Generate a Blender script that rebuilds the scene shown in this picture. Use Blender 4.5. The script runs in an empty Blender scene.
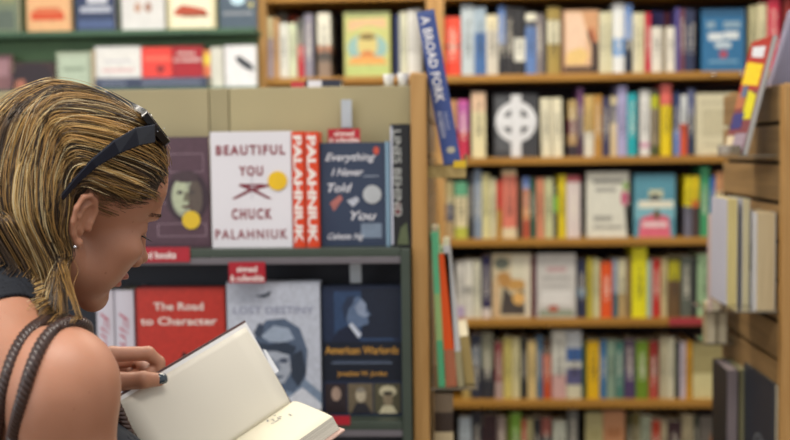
import bpy, bmesh, math, random
import numpy as np
from mathutils import Vector, Matrix, Euler
random.seed(7)
SC = bpy.context.scene
COL = SC.collection
PI = math.pi

# ------------------------------------------------------------------ camera
FPX = 1097.2
CAM_O = np.array([0.0, 0.0, 1.62])
def _rx(a):
    c, s = math.cos(a), math.sin(a); return np.array([[1, 0, 0], [0, c, -s], [0, s, c]])
def _rz(a):
    c, s = math.cos(a), math.sin(a); return np.array([[c, -s, 0], [s, c, 0], [0, 0, 1]])
RAD = math.radians
CAM_R = _rz(RAD(2.86)) @ _rx(RAD(90 - 3.64)) @ _rz(RAD(-0.7))
def P(px, py, Y):
    """world point on the vertical plane y = Y seen at photo pixel (px, py)"""
    d = CAM_R @ np.array([(px - 395) / FPX, (220 - py) / FPX, -1.0])
    return CAM_O + d * (Y / d[1])

cam_d = bpy.data.cameras.new('camera')
cam = bpy.data.objects.new('camera', cam_d)
COL.objects.link(cam)
cam.matrix_world = Matrix.Translation(Vector(CAM_O)) @ Matrix(CAM_R.tolist()).to_4x4()
cam_d.lens = 50.0
cam_d.sensor_width = 36.0
cam_d.clip_start = 0.05
cam_d.dof.use_dof = True
cam_d.dof.focus_distance = 1.19
cam_d.dof.aperture_fstop = 4.0
cam_d.dof.aperture_blades = 0
SC.camera = cam

# ------------------------------------------------------------------ materials
def lin(h):
    h = h.lstrip('#')
    out = []
    for i in (0, 2, 4):
        c = int(h[i:i + 2], 16) / 255.0
        out.append(c / 12.92 if c <= 0.04045 else ((c + 0.055) / 1.055) ** 2.4)
    return (*out, 1.0)

_mats = {}
def mat(hexc, rough=0.55, var=0.06, scale=30.0, metal=0.0, name=None, coat=0.0, spec=0.5):
    key = (hexc, rough, var, scale, metal, coat, name)
    if key in _mats: return _mats[key]
    m = bpy.data.materials.new(name or 'paint_' + hexc)
    m.use_nodes = True
    nt = m.node_tree; N = nt.nodes; L = nt.links
    b = N['Principled BSDF']
    b.inputs['Roughness'].default_value = rough
    b.inputs['Metallic'].default_value = metal
    b.inputs['Coat Weight'].default_value = coat
    b.inputs['Specular IOR Level'].default_value = spec
    tc = N.new('ShaderNodeTexCoord'); no = N.new('ShaderNodeTexNoise')
    no.inputs['Scale'].default_value = scale
    L.new(tc.outputs['Object'], no.inputs['Vector'])
    mr = N.new('ShaderNodeMapRange')
    mr.inputs['From Min'].default_value = 0.3; mr.inputs['From Max'].default_value = 0.7
    mr.inputs['To Min'].default_value = 1 - var; mr.inputs['To Max'].default_value = 1 + var
    L.new(no.outputs['Fac'], mr.inputs['Value'])
    mx = N.new('ShaderNodeVectorMath'); mx.operation = 'SCALE'
    mx.inputs[0].default_value = lin(hexc)[:3]
    L.new(mr.outputs['Result'], mx.inputs['Scale'])
    L.new(mx.outputs['Vector'], b.inputs['Base Color'])
    _mats[key] = m
    return m

def spine_mat(bands, w, h, text=None, rough=0.5, tone=None):
    """a cover material: colour bands by height, with rows of small print marks on the spine"""
    key = ('spine', tuple(bands), round(w, 3), round(h, 3), text)
    if key in _mats: return _mats[key]
    m = bpy.data.materials.new('book_cloth'); m.use_nodes = True
    nt = m.node_tree; N = nt.nodes; L = nt.links
    b = N['Principled BSDF']; b.inputs['Roughness'].default_value = rough
    tc = N.new('ShaderNodeTexCoord'); sp = N.new('ShaderNodeSeparateXYZ')
    L.new(tc.outputs['Object'], sp.inputs[0])
    dv = N.new('ShaderNodeMath'); dv.operation = 'DIVIDE'; dv.inputs[1].default_value = h
    L.new(sp.outputs['Z'], dv.inputs[0])
    cr = N.new('ShaderNodeValToRGB'); cr.color_ramp.interpolation = 'CONSTANT'
    el = cr.color_ramp.elements
    while len(el) > 1: el.remove(el[-1])
    el[0].position = 0.0; el[0].color = lin(bands[0][1])
    for f, c in bands[1:]:
        e = el.new(f); e.color = lin(c)
    L.new(dv.outputs[0], cr.inputs[0])
    col = cr.outputs[0]
    if text:
        no = N.new('ShaderNodeTexNoise'); no.inputs['Scale'].default_value = 190; no.inputs['Detail'].default_value = 1
        L.new(tc.outputs['Object'], no.inputs['Vector'])
        g = N.new('ShaderNodeMath'); g.operation = 'GREATER_THAN'; g.inputs[1].default_value = 0.5
        L.new(no.outputs['Fac'], g.inputs[0])
        ax = N.new('ShaderNodeMath'); ax.operation = 'ABSOLUTE'; L.new(sp.outputs['X'], ax.inputs[0])
        lx = N.new('ShaderNodeMath'); lx.operation = 'LESS_THAN'; lx.inputs[1].default_value = w * 0.24
        L.new(ax.outputs[0], lx.inputs[0])
        ly = N.new('ShaderNodeMath'); ly.operation = 'LESS_THAN'; ly.inputs[1].default_value = 0.004
        L.new(sp.outputs['Y'], ly.inputs[0])
        zr = N.new('ShaderNodeValToRGB'); zr.color_ramp.interpolation = 'CONSTANT'
        ze = zr.color_ramp.elements
        ze[0].position = 0; ze[0].color = (0, 0, 0, 1); ze[1].position = text[1]; ze[1].color = (1, 1, 1, 1)
        e = ze.new(text[2]); e.color = (0, 0, 0, 1)
        L.new(dv.outputs[0], zr.inputs[0])
        a = g.outputs[0]
        for o in (lx.outputs[0], ly.outputs[0], zr.outputs[0]):
            k = N.new('ShaderNodeMath'); k.operation = 'MULTIPLY'; L.new(a, k.inputs[0]); L.new(o, k.inputs[1]); a = k.outputs[0]
        mx = N.new('ShaderNodeMix'); mx.data_type = 'RGBA'
        k = N.new('ShaderNodeMath'); k.operation = 'MULTIPLY'; k.inputs[1].default_value = .65; L.new(a, k.inputs[0]); L.new(k.outputs[0], mx.inputs[0]); L.new(col, mx.inputs[6]); mx.inputs[7].default_value = lin(text[0])
        col = mx.outputs[2]
    L.new(col, b.inputs['Base Color'])
    _mats[key] = m
    return m

def wood_mat(c1, c2, axis='X', rough=0.45, name='wood', scale=1.0):
    key = ('wood', c1, c2, axis, scale)
    if key in _mats: return _mats[key]
    m = bpy.data.materials.new(name); m.use_nodes = True
    nt = m.node_tree; N = nt.nodes; L = nt.links
    b = N['Principled BSDF']; b.inputs['Roughness'].default_value = rough
    tc = N.new('ShaderNodeTexCoord'); mp = N.new('ShaderNodeMapping')
    s = {'X': (1.5, 22, 22), 'Y': (22, 1.5, 22), 'Z': (22, 22, 1.5)}[axis]
    mp.inputs['Scale'].default_value = [q * scale for q in s]
    L.new(tc.outputs['Object'], mp.inputs['Vector'])
    no = N.new('ShaderNodeTexNoise'); no.inputs['Scale'].default_value = 2.2; no.inputs['Detail'].default_value = 5
    no.inputs['Distortion'].default_value = 0.8
    L.new(mp.outputs[0], no.inputs['Vector'])
    cr = N.new('ShaderNodeValToRGB'); e = cr.color_ramp.elements
    e[0].position = 0.35; e[0].color = lin(c1); e[1].position = 0.65; e[1].color = lin(c2)
    L.new(no.outputs['Fac'], cr.inputs[0]); L.new(cr.outputs[0], b.inputs['Base Color'])
    bp = N.new('ShaderNodeBump'); bp.inputs['Strength'].default_value = 0.1
    L.new(no.outputs['Fac'], bp.inputs['Height']); L.new(bp.outputs[0], b.inputs['Normal'])
    _mats[key] = m
    return m

def page_mat(c='efe6cc', axis='X'):
    key = ('page', c, axis)
    if key in _mats: return _mats[key]
    m = bpy.data.materials.new('page_edges'); m.use_nodes = True
    nt = m.node_tree; N = nt.nodes; L = nt.links
    b = N['Principled BSDF']; b.inputs['Roughness'].default_value = 0.8
    tc = N.new('ShaderNodeTexCoord'); mp = N.new('ShaderNodeMapping')
    mp.inputs['Scale'].default_value = {'X': (900, 8, 8), 'Z': (8, 8, 900)}[axis]
    L.new(tc.outputs['Object'], mp.inputs['Vector'])
    no = N.new('ShaderNodeTexNoise'); no.inputs['Scale'].default_value = 1.0
    L.new(mp.outputs[0], no.inputs['Vector'])
    cr = N.new('ShaderNodeValToRGB'); e = cr.color_ramp.elements
    base = lin(c)
    e[0].position = 0.35; e[0].color = (base[0] * .78, base[1] * .78, base[2] * .76, 1); e[1].position = 0.6; e[1].color = base
    L.new(no.outputs['Fac'], cr.inputs[0]); L.new(cr.outputs[0], b.inputs['Base Color'])
    _mats[key] = m
    return m

# ------------------------------------------------------------------ mesh helpers
def tag(o, label=None, cat=None, group=None, kind=None):
    if label: o['label'] = label
    if cat: o['category'] = cat
    if group: o['group'] = group
    if kind: o['kind'] = kind
    return o

def link(name, me, parent=None, mats=()):
    for m in mats: me.materials.append(m)
    o = bpy.data.objects.new(name, me); COL.objects.link(o)
    if parent is not None: o.parent = parent
    return o

def obj(name, bm, mats, parent=None, smooth=False, loc=None, bevel=0):
    me = bpy.data.meshes.new(name)
    bmesh.ops.recalc_face_normals(bm, faces=bm.faces)
    if smooth:
        for f in bm.faces: f.smooth = True
    bm.to_mesh(me); bm.free()
    if not isinstance(mats, (list, tuple)): mats = (mats,)
    o = link(name, me, parent, mats)
    if loc is not None: o.location = loc
    if bevel:
        md = o.modifiers.new('bevel', 'BEVEL'); md.width = bevel; md.segments = 2; md.limit_method = 'ANGLE'
    return o

def empty(name, loc=(0, 0, 0), rot=(0, 0, 0)):
    o = bpy.data.objects.new(name, None); COL.objects.link(o)
    o.location = loc; o.rotation_euler = rot; o.empty_display_size = 0.05
    return o

def bx(bm, x0, x1, y0, y1, z0, z1, mi=0):
    v = [bm.verts.new((x, y, z)) for x in (x0, x1) for y in (y0, y1) for z in (z0, z1)]
    for q in ((0, 1, 3, 2), (4, 6, 7, 5), (0, 4, 5, 1), (2, 3, 7, 6), (0, 2, 6, 4), (1, 5, 7, 3)):
        f = bm.faces.new([v[i] for i in q]); f.material_index = mi
    return bm

def box_obj(name, x0, x1, y0, y1, z0, z1, m, parent=None, bevel=0.0):
    """box with its origin at the middle of its bottom"""
    bm = bmesh.new(); cx, cy = (x0 + x1) / 2, (y0 + y1) / 2
    bx(bm, x0 - cx, x1 - cx, y0 - cy, y1 - cy, 0, z1 - z0)
    return obj(name, bm, m, parent, loc=(cx, cy, z0), bevel=bevel)

def prism(bm, pts, ax, a0, a1, mi=0):
    """extrude polygon pts (2D) along axis ax"""
    def mk(p, a): return {'x': (a, p[0], p[1]), 'y': (p[0], a, p[1]), 'z': (p[0], p[1], a)}[ax]
    A = [bm.verts.new(mk(p, a0)) for p in pts]; B = [bm.verts.new(mk(p, a1)) for p in pts]
    n = len(pts)
    for f in ([A[::-1], B] + [[A[i], A[(i + 1) % n], B[(i + 1) % n], B[i]] for i in range(n)]):
        bm.faces.new(f).material_index = mi

# ------------------------------------------------------------------ books
PAGE = page_mat('efe5c8'); PAGEZ = page_mat('efe5c8', 'Z')

def book(name, w, h, d, mcover, hard=True, round_spine=True, mpage=None, parent=None):
    """standing book, spine at local y=0 facing -y, front board on +x, origin bottom middle of the spine"""
    t = min(0.0024 if hard else 0.0008, w * 0.2); ins = 0.003 if hard else 0.0004
    bul = min(0.0025, w * 0.12) if round_spine else 0.0
    n = 5 if round_spine else 1
    outer = [(w / 2, d)] + [(w / 2 * math.cos(PI * k / n) if n > 1 else (w / 2 if k == 0 else -w / 2),
                             -bul * math.sin(PI * k / n) + (0.002 if 0 else 0)) for k in range(n + 1)] + [(-w / 2, d)]
    if n > 1:
        xs = [w / 2 - w * k / n for k in range(n + 1)]
        outer = [(w / 2, d)] + [(x, -bul * (1 - (2 * x / w) ** 2)) for x in xs] + [(-w / 2, d)]
    inner = []
    for i, (x, y) in enumerate(outer):
        if i in (0, len(outer) - 1): inner.append((math.copysign(w / 2 - t, x), y))
        else: inner.append((max(-w / 2 + t, min(w / 2 - t, x)), y + t))
    bm = bmesh.new(); m = len(outer)
    O0 = [bm.verts.new((x, y, 0)) for x, y in outer]; O1 = [bm.verts.new((x, y, h)) for x, y in outer]
    I0 = [bm.verts.new((x, y, 0)) for x, y in inner]; I1 = [bm.verts.new((x, y, h)) for x, y in inner]
    for i in range(m - 1):
        bm.faces.new((O0[i], O0[i + 1], O1[i + 1], O1[i])); bm.faces.new((I0[i + 1], I0[i], I1[i], I1[i + 1]))
        bm.faces.new((O1[i], O1[i + 1], I1[i + 1], I1[i])); bm.faces.new((O0[i + 1], O0[i], I0[i], I0[i + 1]))
    for i in (0, m - 1): bm.faces.new((O0[i], O1[i], I1[i], I0[i]))
    o = obj(name, bm, mcover, parent)
    bm = bmesh.new(); bx(bm, -w / 2 + t, w / 2 - t, t + 0.0003, d - ins, ins, h - ins)
    obj('page_block', bm, mpage or PAGE, o)
    o['_w'] = w; o['_h'] = h; o['_d'] = d
    return o

def art(bk, shapes, face='front', name='cover_art', label=None):
    """printed shapes on a face of the book; shapes = [(hex, [(u,v)...])], u from the spine outwards, v up"""
    w, h, d = bk['_w'], bk['_h'], bk['_d']
    bm = bmesh.new(); ms = []; 
    for i, (hexc, pts) in enumerate(shapes):
        if hexc not in ms: ms.append(hexc)
        e = 0.0004 + 0.00012 * i
        if face == 'front': vs = [bm.verts.new((w / 2 + e, u * d, v * h)) for u, v in pts]
        else: vs = [bm.verts.new((w * (u - 0.5), -e - 0.0026, v * h)) for u, v in pts]
        if len(vs) > 2: bm.faces.new(vs).material_index = ms.index(hexc)
    me = bpy.data.meshes.new(name); bm.normal_update(); bm.to_mesh(me); bm.free()
    o = link(name, me, bk, [mat(q, 0.45, 0.1, 120) for q in ms])
    if label: o['label'] = label
    return o

def rect(u0, v0, u1, v1): return [(u0, v0), (u1, v0), (u1, v1), (u0, v1)]
def ell(cu, cv, ru, rv, n=20, a0=0, rot=0):
    out = []
    for k in range(n):
        a = 2 * PI * k / n + a0; x, y = ru * math.cos(a), rv * math.sin(a)
        out.append((cu + x * math.cos(rot) - y * math.sin(rot), cv + x * math.sin(rot) + y * math.cos(rot)))
    return out

def text_mesh(s, m, parent, mtx, name='lettering', height=0.01, width=None, space=1.0, shear=0.0, bold=0.0, thick=0.0):
    """letters in the local XY plane, centred, cap height `height`, total width `width`"""
    cu = bpy.data.curves.new(name, 'FONT'); cu.body = s; cu.size = 1.0; cu.space_character = space; cu.shear = shear
    cu.offset = bold; cu.extrude = thick; cu.resolution_u = 3
    t = bpy.data.objects.new(name, cu); COL.objects.link(t)
    dg = bpy.context.evaluated_depsgraph_get(); dg.update()
    me = bpy.data.meshes.new_from_object(t.evaluated_get(dg))
    bpy.data.objects.remove(t); bpy.data.curves.remove(cu)
    n = len(me.vertices); a = np.empty(n * 3); me.vertices.foreach_get('co', a); a = a.reshape(-1, 3)
    mn, mx = a.min(0), a.max(0)
    capH = 0.73
    sy = height / capH; sx = (width / (mx[0] - mn[0])) if width else sy
    a[:, 0] = (a[:, 0] - (mn[0] + mx[0]) / 2) * sx; a[:, 1] = (a[:, 1] - 0.365) * sy; a[:, 2] *= sy
    me.vertices.foreach_set('co', a.ravel()); me.transform(mtx); me.update()
    me.name = name; me.materials.clear()
    return link(name, me, parent, [m])

def cover_text(bk, s, u, v, hfrac, color, wfrac=None, name='title_lettering', face='front', **kw):
    """text on the front board (u,v centre) or running down the spine"""
    w, h, d = bk['_w'], bk['_h'], bk['_d']
    if face == 'front':
        M = Matrix(((0, 0, 1, w / 2 + 0.0016), (1, 0, 0, u * d), (0, 1, 0, v * h), (0, 0, 0, 1)))
        return text_mesh(s, mat(color, 0.5), bk, M, name, hfrac * h, wfrac * d if wfrac else None, **kw)
    # spine, reading downwards: text x -> -z, text y -> +x
    M = Matrix(((0, 1, 0, (u - .5) * w), (0, 0, -1, -0.0034), (-1, 0, 0, v * h), (0, 0, 0, 1)))
    return text_mesh(s, mat(color, 0.5), bk, M, name, hfrac * w, wfrac * h if wfrac else None, **kw)

def parse_bands(s):
    """'aabbcc;0.5:ddeeff' -> bottom colour, then colour from that height up"""
    out = []
    for i, q in enumerate(s.split(';')):
        if ':' in q:
            f, c = q.split(':'); out.append((float(f), c))
        else: out.append((0.0, q))
    return out

def lum(h): c = lin(h); return .3 * c[0] + .6 * c[1] + .1 * c[2]

def face_out(o, lean=0.0):
    """turn a book so that its front board looks at the shopper (-y)"""
    o.rotation_euler = Euler((0, 0, -PI / 2)); 
    if lean: o.rotation_euler = (Matrix.Rotation(-lean, 3, 'X') @ Matrix.Rotation(-PI / 2, 3, 'Z')).to_euler()
# ------------------------------------------------------------------ the room
OAK = wood_mat('9a6c24', 'b08034', 'X', name='oak'); OAKZ = wood_mat('a87c42', 'c0965c', 'Z', name='oak')
SLATW = wood_mat('80643e', '9c7c50', 'Y', name='slat_board'); DARKBACK = mat('2e2226', 0.8)
bm = bmesh.new(); bx(bm, -6, 6, -2.5, 4.4, -0.1, 0)
tag(obj('floor', bm, wood_mat('6b5a48', '7f6c57', 'Y', scale=.3, name='floor_boards')), kind='structure')
bm = bmesh.new(); bx(bm, -6, 6, 4.3, 4.4, 0, 3.1)
tag(obj('wall_back', bm, mat('8f8a7c', 0.9)), kind='structure')

# ------------------------------------------------------------------ far oak bookcase
YB = 3.62                                    # where the spines of the far books stand
YE = 3.585                                   # front edge of the boards
BT = 0.024
def zat(px, py, Y=YB): return P(px, py, Y)[2]
BZ = {'A': zat(600, 73.5), 'B': zat(600, 156.3), 'C': zat(600, 237.5), 'D': zat(600, 317.5), 'E': zat(600, 398.5)}
pitch = (BZ['A'] - BZ['E']) / 4
BZ['F'] = BZ['E'] - pitch; BZ['T'] = BZ['A'] + pitch
XL, XR = P(437, 200, YE)[0], P(812, 70, YE)[0]
XLL = P(258, 50, YE)[0]
def bookcase(name, x0, x1, label, extra_top):
    r = empty(name, ((x0 + x1) / 2, 3.75, 0)); tag(r, label, 'bookcase')
    cx = (x0 + x1) / 2
    def part(nm, a, b, c, d, e, f, m, bev=0.002):
        bm = bmesh.new(); bx(bm, a - cx, b - cx, c - 3.75, d - 3.75, e, f)
        return obj(nm, bm, m, r, bevel=bev)
    top = BZ['T'] + pitch
    part('side_panel', x0, x0 + .028, YE, 3.9, 0, top, OAKZ); part('side_panel', x1 - .028, x1, YE, 3.9, 0, top, OAKZ)
    part('back_panel', x0 + .028, x1 - .028, 3.885, 3.9, 0.02, top, DARKBACK)
    part('shelf', x0 + .028, x1 - .028, YE, 3.885, top - .03, top, OAK)
    for k in ('T', 'A', 'B', 'C', 'D', 'E', 'F'):
        part('shelf', x0 + .028, x1 - .028, YE, 3.885, BZ[k] - BT, BZ[k], OAK)
    part('shelf', x0 + .028, x1 - .028, YE, 3.885, .08, .11, OAK)
    part('kick_board', x0 + .028, x1 - .028, YE + .03, YE + .05, 0, .08, OAK)
    return r
bookcase('oak_bookcase', XL, XR, 'tall golden oak bookcase with dark back, full of books, far right behind', 1)
bookcase('oak_bookcase', XLL, XL - .001, 'narrow oak bookcase standing behind the display of hardbacks', 1)

# ------------------------------------------------------------------ books on the far shelves
used_labels = {}
def far_row(key, shelf, specs, group, jit=0.006):
    z0 = BZ[key]
    lab = ['face-out' if len(s) > 5 and 'face' in s[5] else s[3] for s in specs]
    for i, s in enumerate(specs):
        x0, x1, yt, desc, cols = s[:5]; opt = s[5] if len(s) > 5 else {}
        Y = opt.get('Y', YB + random.uniform(0, jit))
        a, b = P(x0, yt, Y), P(x1, yt, Y)
        h = (a[2] + b[2]) / 2 - z0 - (opt.get('lift', 0)); wd = b[0] - a[0] - 0.0008
        bands = parse_bands(cols)
        if 'face' in opt:
            th = opt.get('th', 0.02)
            o = book('book', th, h, wd, spine_mat(bands, th, h))
            o.location = (a[0], Y + th / 2, z0); face_out(o, 0)
            if opt['face']: opt['face'](o)
            lb = desc
        else:
            tx = opt.get('tx')
            if tx is None and wd > .014:
                c = bands[len(bands) // 2][1]; tx = '2c2a2a' if lum(c) > .3 else 'e8e2d0'
            text = (tx, .22 + .1 * random.random(), .72 + .15 * random.random()) if tx else None
            dp = opt.get('d', random.uniform(.12, .16)); 
            o = book('book', wd, h, dp, spine_mat(bands, wd, h, text), hard=random.random() < .5)
            o.location = ((a[0] + b[0]) / 2, Y, z0)
            if opt.get('tilt'): o.rotation_euler.y = RAD(opt['tilt'])
            left = lab[i - 1].split('|')[-1] if i else None; right = lab[i + 1].split('|')[-1] if i + 1 < len(lab) else None
            full = desc.split('|')[0]
            if left and right: lb = f'{full} spine, {shelf}, between {left} and {right} ones' if left != right else f'{full} spine, {shelf}, between two {left} ones'
            elif right: lb = f'{full} spine, {shelf}, first at the left end, beside {right} one'
            else: lb = f'{full} spine, {shelf}, last at the right end, beside {left} one'
        if lb in used_labels: print('DUPLABEL', lb)
        used_labels[lb] = 1
        if len(lb.split()) > 16: print('LONGLABEL', lb)
        tag(o, lb, 'book', group)

def pt(s):                                       # polygon helper
    return s
def f_peach(o):
    art(o, [('d9b08c', rect(.02, .02, .98, .98)), ('e3c3a8', [(.05, .3), (.6, .35), (.7, .95), (.05, .95)]), ('c9986f', [(.5, .98), (.98, .98), (.98, .5), (.7, .55)]),
            ('e0bf7c', [(.05, .15), (.6, .15), (.72, .3), (.5, .42), (.1, .35)]), ('3a2e2a', [(.78, .02), (.98, .02), (.98, .5), (.85, .48), (.72, .7), (.68, .62), (.8, .4)]),
            ('5a4433', rect(.02, .02, .8, .12)), ('b5613a', [(.72, .7), (.8, .74), (.95, .5), (.85, .5)])])
def f_blue(o):
    art(o, [('2f6f9e', rect(0, 0, 1, 1)), ('25577e', rect(0, .88, 1, 1)), ('8ba6b8', rect(.1, .7, .3, .8)), ('8ba6b8', rect(.5, .7, .9, .8)),
            ('d7dfe2', rect(.14, .5, .5, .62)), ('d7dfe2', rect(.52, .52, .86, .64)), ('c3d2da', rect(.3, .38, .68, .47)), ('b04a5c', ell(.5, .28, .1, .06)),
            ('6f9dbd', rect(.15, .14, .85, .19))])
def f_cross(o):
    sh = [('3c3d42', rect(0, 0, 1, 1)), ('55585d', [(.05, .1), (.4, .1), (.3, .95), (.05, .95)])]
    art(o, sh)
    bm = bmesh.new(); w, h, d = o['_w'], o['_h'], o['_d']
    cy, cz, R, r = d * .5, h * .56, d * .47, d * .31
    ring = [(cy + R * math.cos(2 * PI * k / 36), cz + R * math.sin(2 * PI * k / 36)) for k in range(36)]
    for k in range(36):
        a, b = 2 * PI * k / 36, 2 * PI * (k + 1) / 36
        prism(bm, [(cy + r * math.cos(a), cz + r * math.sin(a)), (cy + R * math.cos(a), cz + R * math.sin(a)), (cy + R * math.cos(b), cz + R * math.sin(b)), (cy + r * math.cos(b), cz + r * math.sin(b))], 'x', w / 2 + .001, w / 2 + .004)
    aw = d * .115
    prism(bm, rect(cy - aw, .01 * h, cy + aw, h * .99), 'x', w / 2 + .001, w / 2 + .006)
    prism(bm, rect(cy - R, cz - aw, cy + R, cz + aw), 'x', w / 2 + .0011, w / 2 + .0058)
    obj('ringed_cross', bm, mat('dadce0', .6, .1, 60), o)
def f_cream(o):
    art(o, [('d6cfb0', rect(0, 0, 1, 1)), ('b9b193', rect(.1, .82, .9, .86)), ('c6be9e', rect(.15, .3, .85, .75)), ('b9b193', rect(.2, .15, .8, .18))])
def f_white(o):
    art(o, [('dcdccf', rect(0, 0, 1, 1)), ('8c8c86', rect(.15, .82, .85, .88)), ('9a9a94', rect(.2, .7, .7, .76)), ('c0567a', ell(.9, .6, .09, .12)),
            ('8fae6a', ell(.92, .78, .07, .08)), ('a5a59c', rect(.15, .25, .6, .33)), ('a5a59c', rect(.15, .13, .85, .18)), ('3b3f3b', [(.9, .48), (1, .5), (1, 0), (.95, .05)])])
def f_bluepink(o):
    art(o, [('5a97ab', rect(0, 0, 1, 1)), ('7cb6c4', rect(0, .3, 1, .55)), ('c5c8a8', rect(.35, .62, .7, .75)), ('39424a', ell(.5, .58, .14, .1)), ('e4e2cf', rect(.1, .46, .95, .58)),
            ('d8697f', [(.1, 0), (.9, 0), (.85, .32), (.5, .38), (.15, .3)]), ('e9cfd2', rect(.2, .16, .8, .24)), ('6b5a3a', ell(.55, .36, .08, .08))])
def f_collage(o):
    art(o, [('cdbf9e', rect(0, 0, 1, 1)), ('6f7568', ell(.25, .85, .2, .1)), ('d9d4bd', rect(.5, .55, .98, .98)), ('4b4440', [(.2, .05), (.85, .05), (.8, .45), (.5, .35), (.3, .5)]),
            ('c89a55', ell(.6, .52, .26, .09)), ('b98a4c', ell(.3, .6, .2, .12)), ('e2b268', ell(.68, .3, .16, .1)), ('d2b48a', rect(.02, .02, .18, .6)), ('e0d8c4', rect(.86, .02, .98, .98))])
def f_grey(o):
    art(o, [('c9c7c3', rect(0, 0, 1, 1)), ('c0a0a2', rect(.25, .72, .75, .8)), ('a9a7a5', rect(.15, .6, .85, .64)), ('b8b6b3', rect(.2, .48, .8, .52)),
            ('8e9a86', rect(.05, .02, .95, .12)), ('b06a58', ell(.42, .14, .14, .06)), ('e0dfdc', rect(.1, .2, .9, .42))])
def f_tan(o):
    art(o, [('a59a68', rect(0, .45, 1, 1)), ('d8cf98', rect(0, 0, 1, .45)), ('94895a', rect(.1, .8, .9, .84))])
def f_plain(c, c2):
    return lambda o: art(o, [(c, rect(0, 0, 1, 1)), (c2, rect(.15, .6, .85, .75)), (c2, rect(.2, .2, .7, .25))])

far_row('A', 'top shelf', [
    (444, 460, 17, 'fat orange red|orange', 'e8472f;0.48:7a1d18;0.52:ec4f36'),
    (461, 474, 5, 'pale grey blue|pale', 'b9c6cc'),
    (474, 486, 7, 'medium blue|blue', '3f68a0;0.62:9db0bf'),
    (486, 498, 15, 'cream topped|cream', 'c9c4b6;0.75:dcd3b0'),
    (498, 505.5, 6, 'blue over black|blue', '26262c;0.45:5f7fb8'),
    (505.5, 514, 7, 'slim black|black', '2b2a2e'),
    (514, 525, 8, 'black, white labelled|black', '26262a;0.2:e1e1d4;0.55:26262a'),
    (525.5, 536, 12, 'blue with pale top|blue', '5b7cb4;0.76:4b4d52;0.86:e2e0cc;0.97:555'.replace('555', '555555')),
    (536, 543, 14, 'slim taupe grey|taupe', '7d7575'),
    (543, 547, 16, 'thin charcoal|charcoal', '3a3638'),
    (547, 560, 7, 'olive gold|gold', 'a18b46;0.45:d2cdb0;0.8:a18b46'),
    (560, 563.5, 10, 'thin chocolate brown|brown', '5c3d2e'),
    (564, 599, 10, 'face-out book with peach and sand coloured painting, top shelf', 'b08a6a', {'face': f_peach}),
    (599.5, 606, 12, 'first cream|cream', 'd6d2b2'), (606, 612.5, 12, 'second cream|cream', 'cfcba8'),
    (613, 624.5, 3, 'tall white and blue|white', 'dfe3e4;0.25:5d93cf;0.5:dfe3e4'),
    (625, 632.5, 4, 'navy below, blue above|blue', '1e2738;0.48:6a8cc4'),
    (633, 639, 13, 'narrow cream white|cream', 'd8d4b8'), (639, 644.5, 13, 'narrow ivory|ivory', 'd2cba6'),
    (645, 651, 13, 'crimson|crimson', 'c4283e'),
    (651.5, 662, 27, 'short white|white', 'dcd8cc', {'d': .09}),
    (662.5, 666, 27, 'short thin taupe|taupe', '8c8068', {'d': .09}),
    (666.5, 675, 27, 'short off-white|white', 'e0dccf', {'d': .09}),
    (675.5, 680, 8, 'violet|violet', '4d468a'), (680, 685, 9, 'maroon plum|plum', '6b3848'),
    (685.5, 690.5, 9, 'navy|navy', '2a3558'), (690.5, 695.5, 10, 'dark navy|navy', '283050'),
    (702.5, 745, 9, 'blue face-out book with white title, top shelf, right end', '2f6f9e', {'face': f_blue}),
    (750, 757, 6, 'pale olive|olive', 'b9b48c'), (757.5, 767, 4, 'cream ivory|cream', 'd8d0a8'),
    (768, 780, -4, 'tall pinkish red|red', 'cf2f4c'), (784, 795, -5, 'brick red|red', '8c231d'),
], 'books on the top shelf of the oak bookcase')
far_row('A', 'top shelf, rear row', [
    (652, 657, 11, 'violet blue|violet', '4a4590', {'Y': 3.735}), (657.5, 664, 12, 'indigo|indigo', '5b55a0', {'Y': 3.735}), (664.5, 674, 12, 'brownish red|red', '8c3038', {'Y': 3.735}),
], 'books on the top shelf of the oak bookcase')
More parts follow.
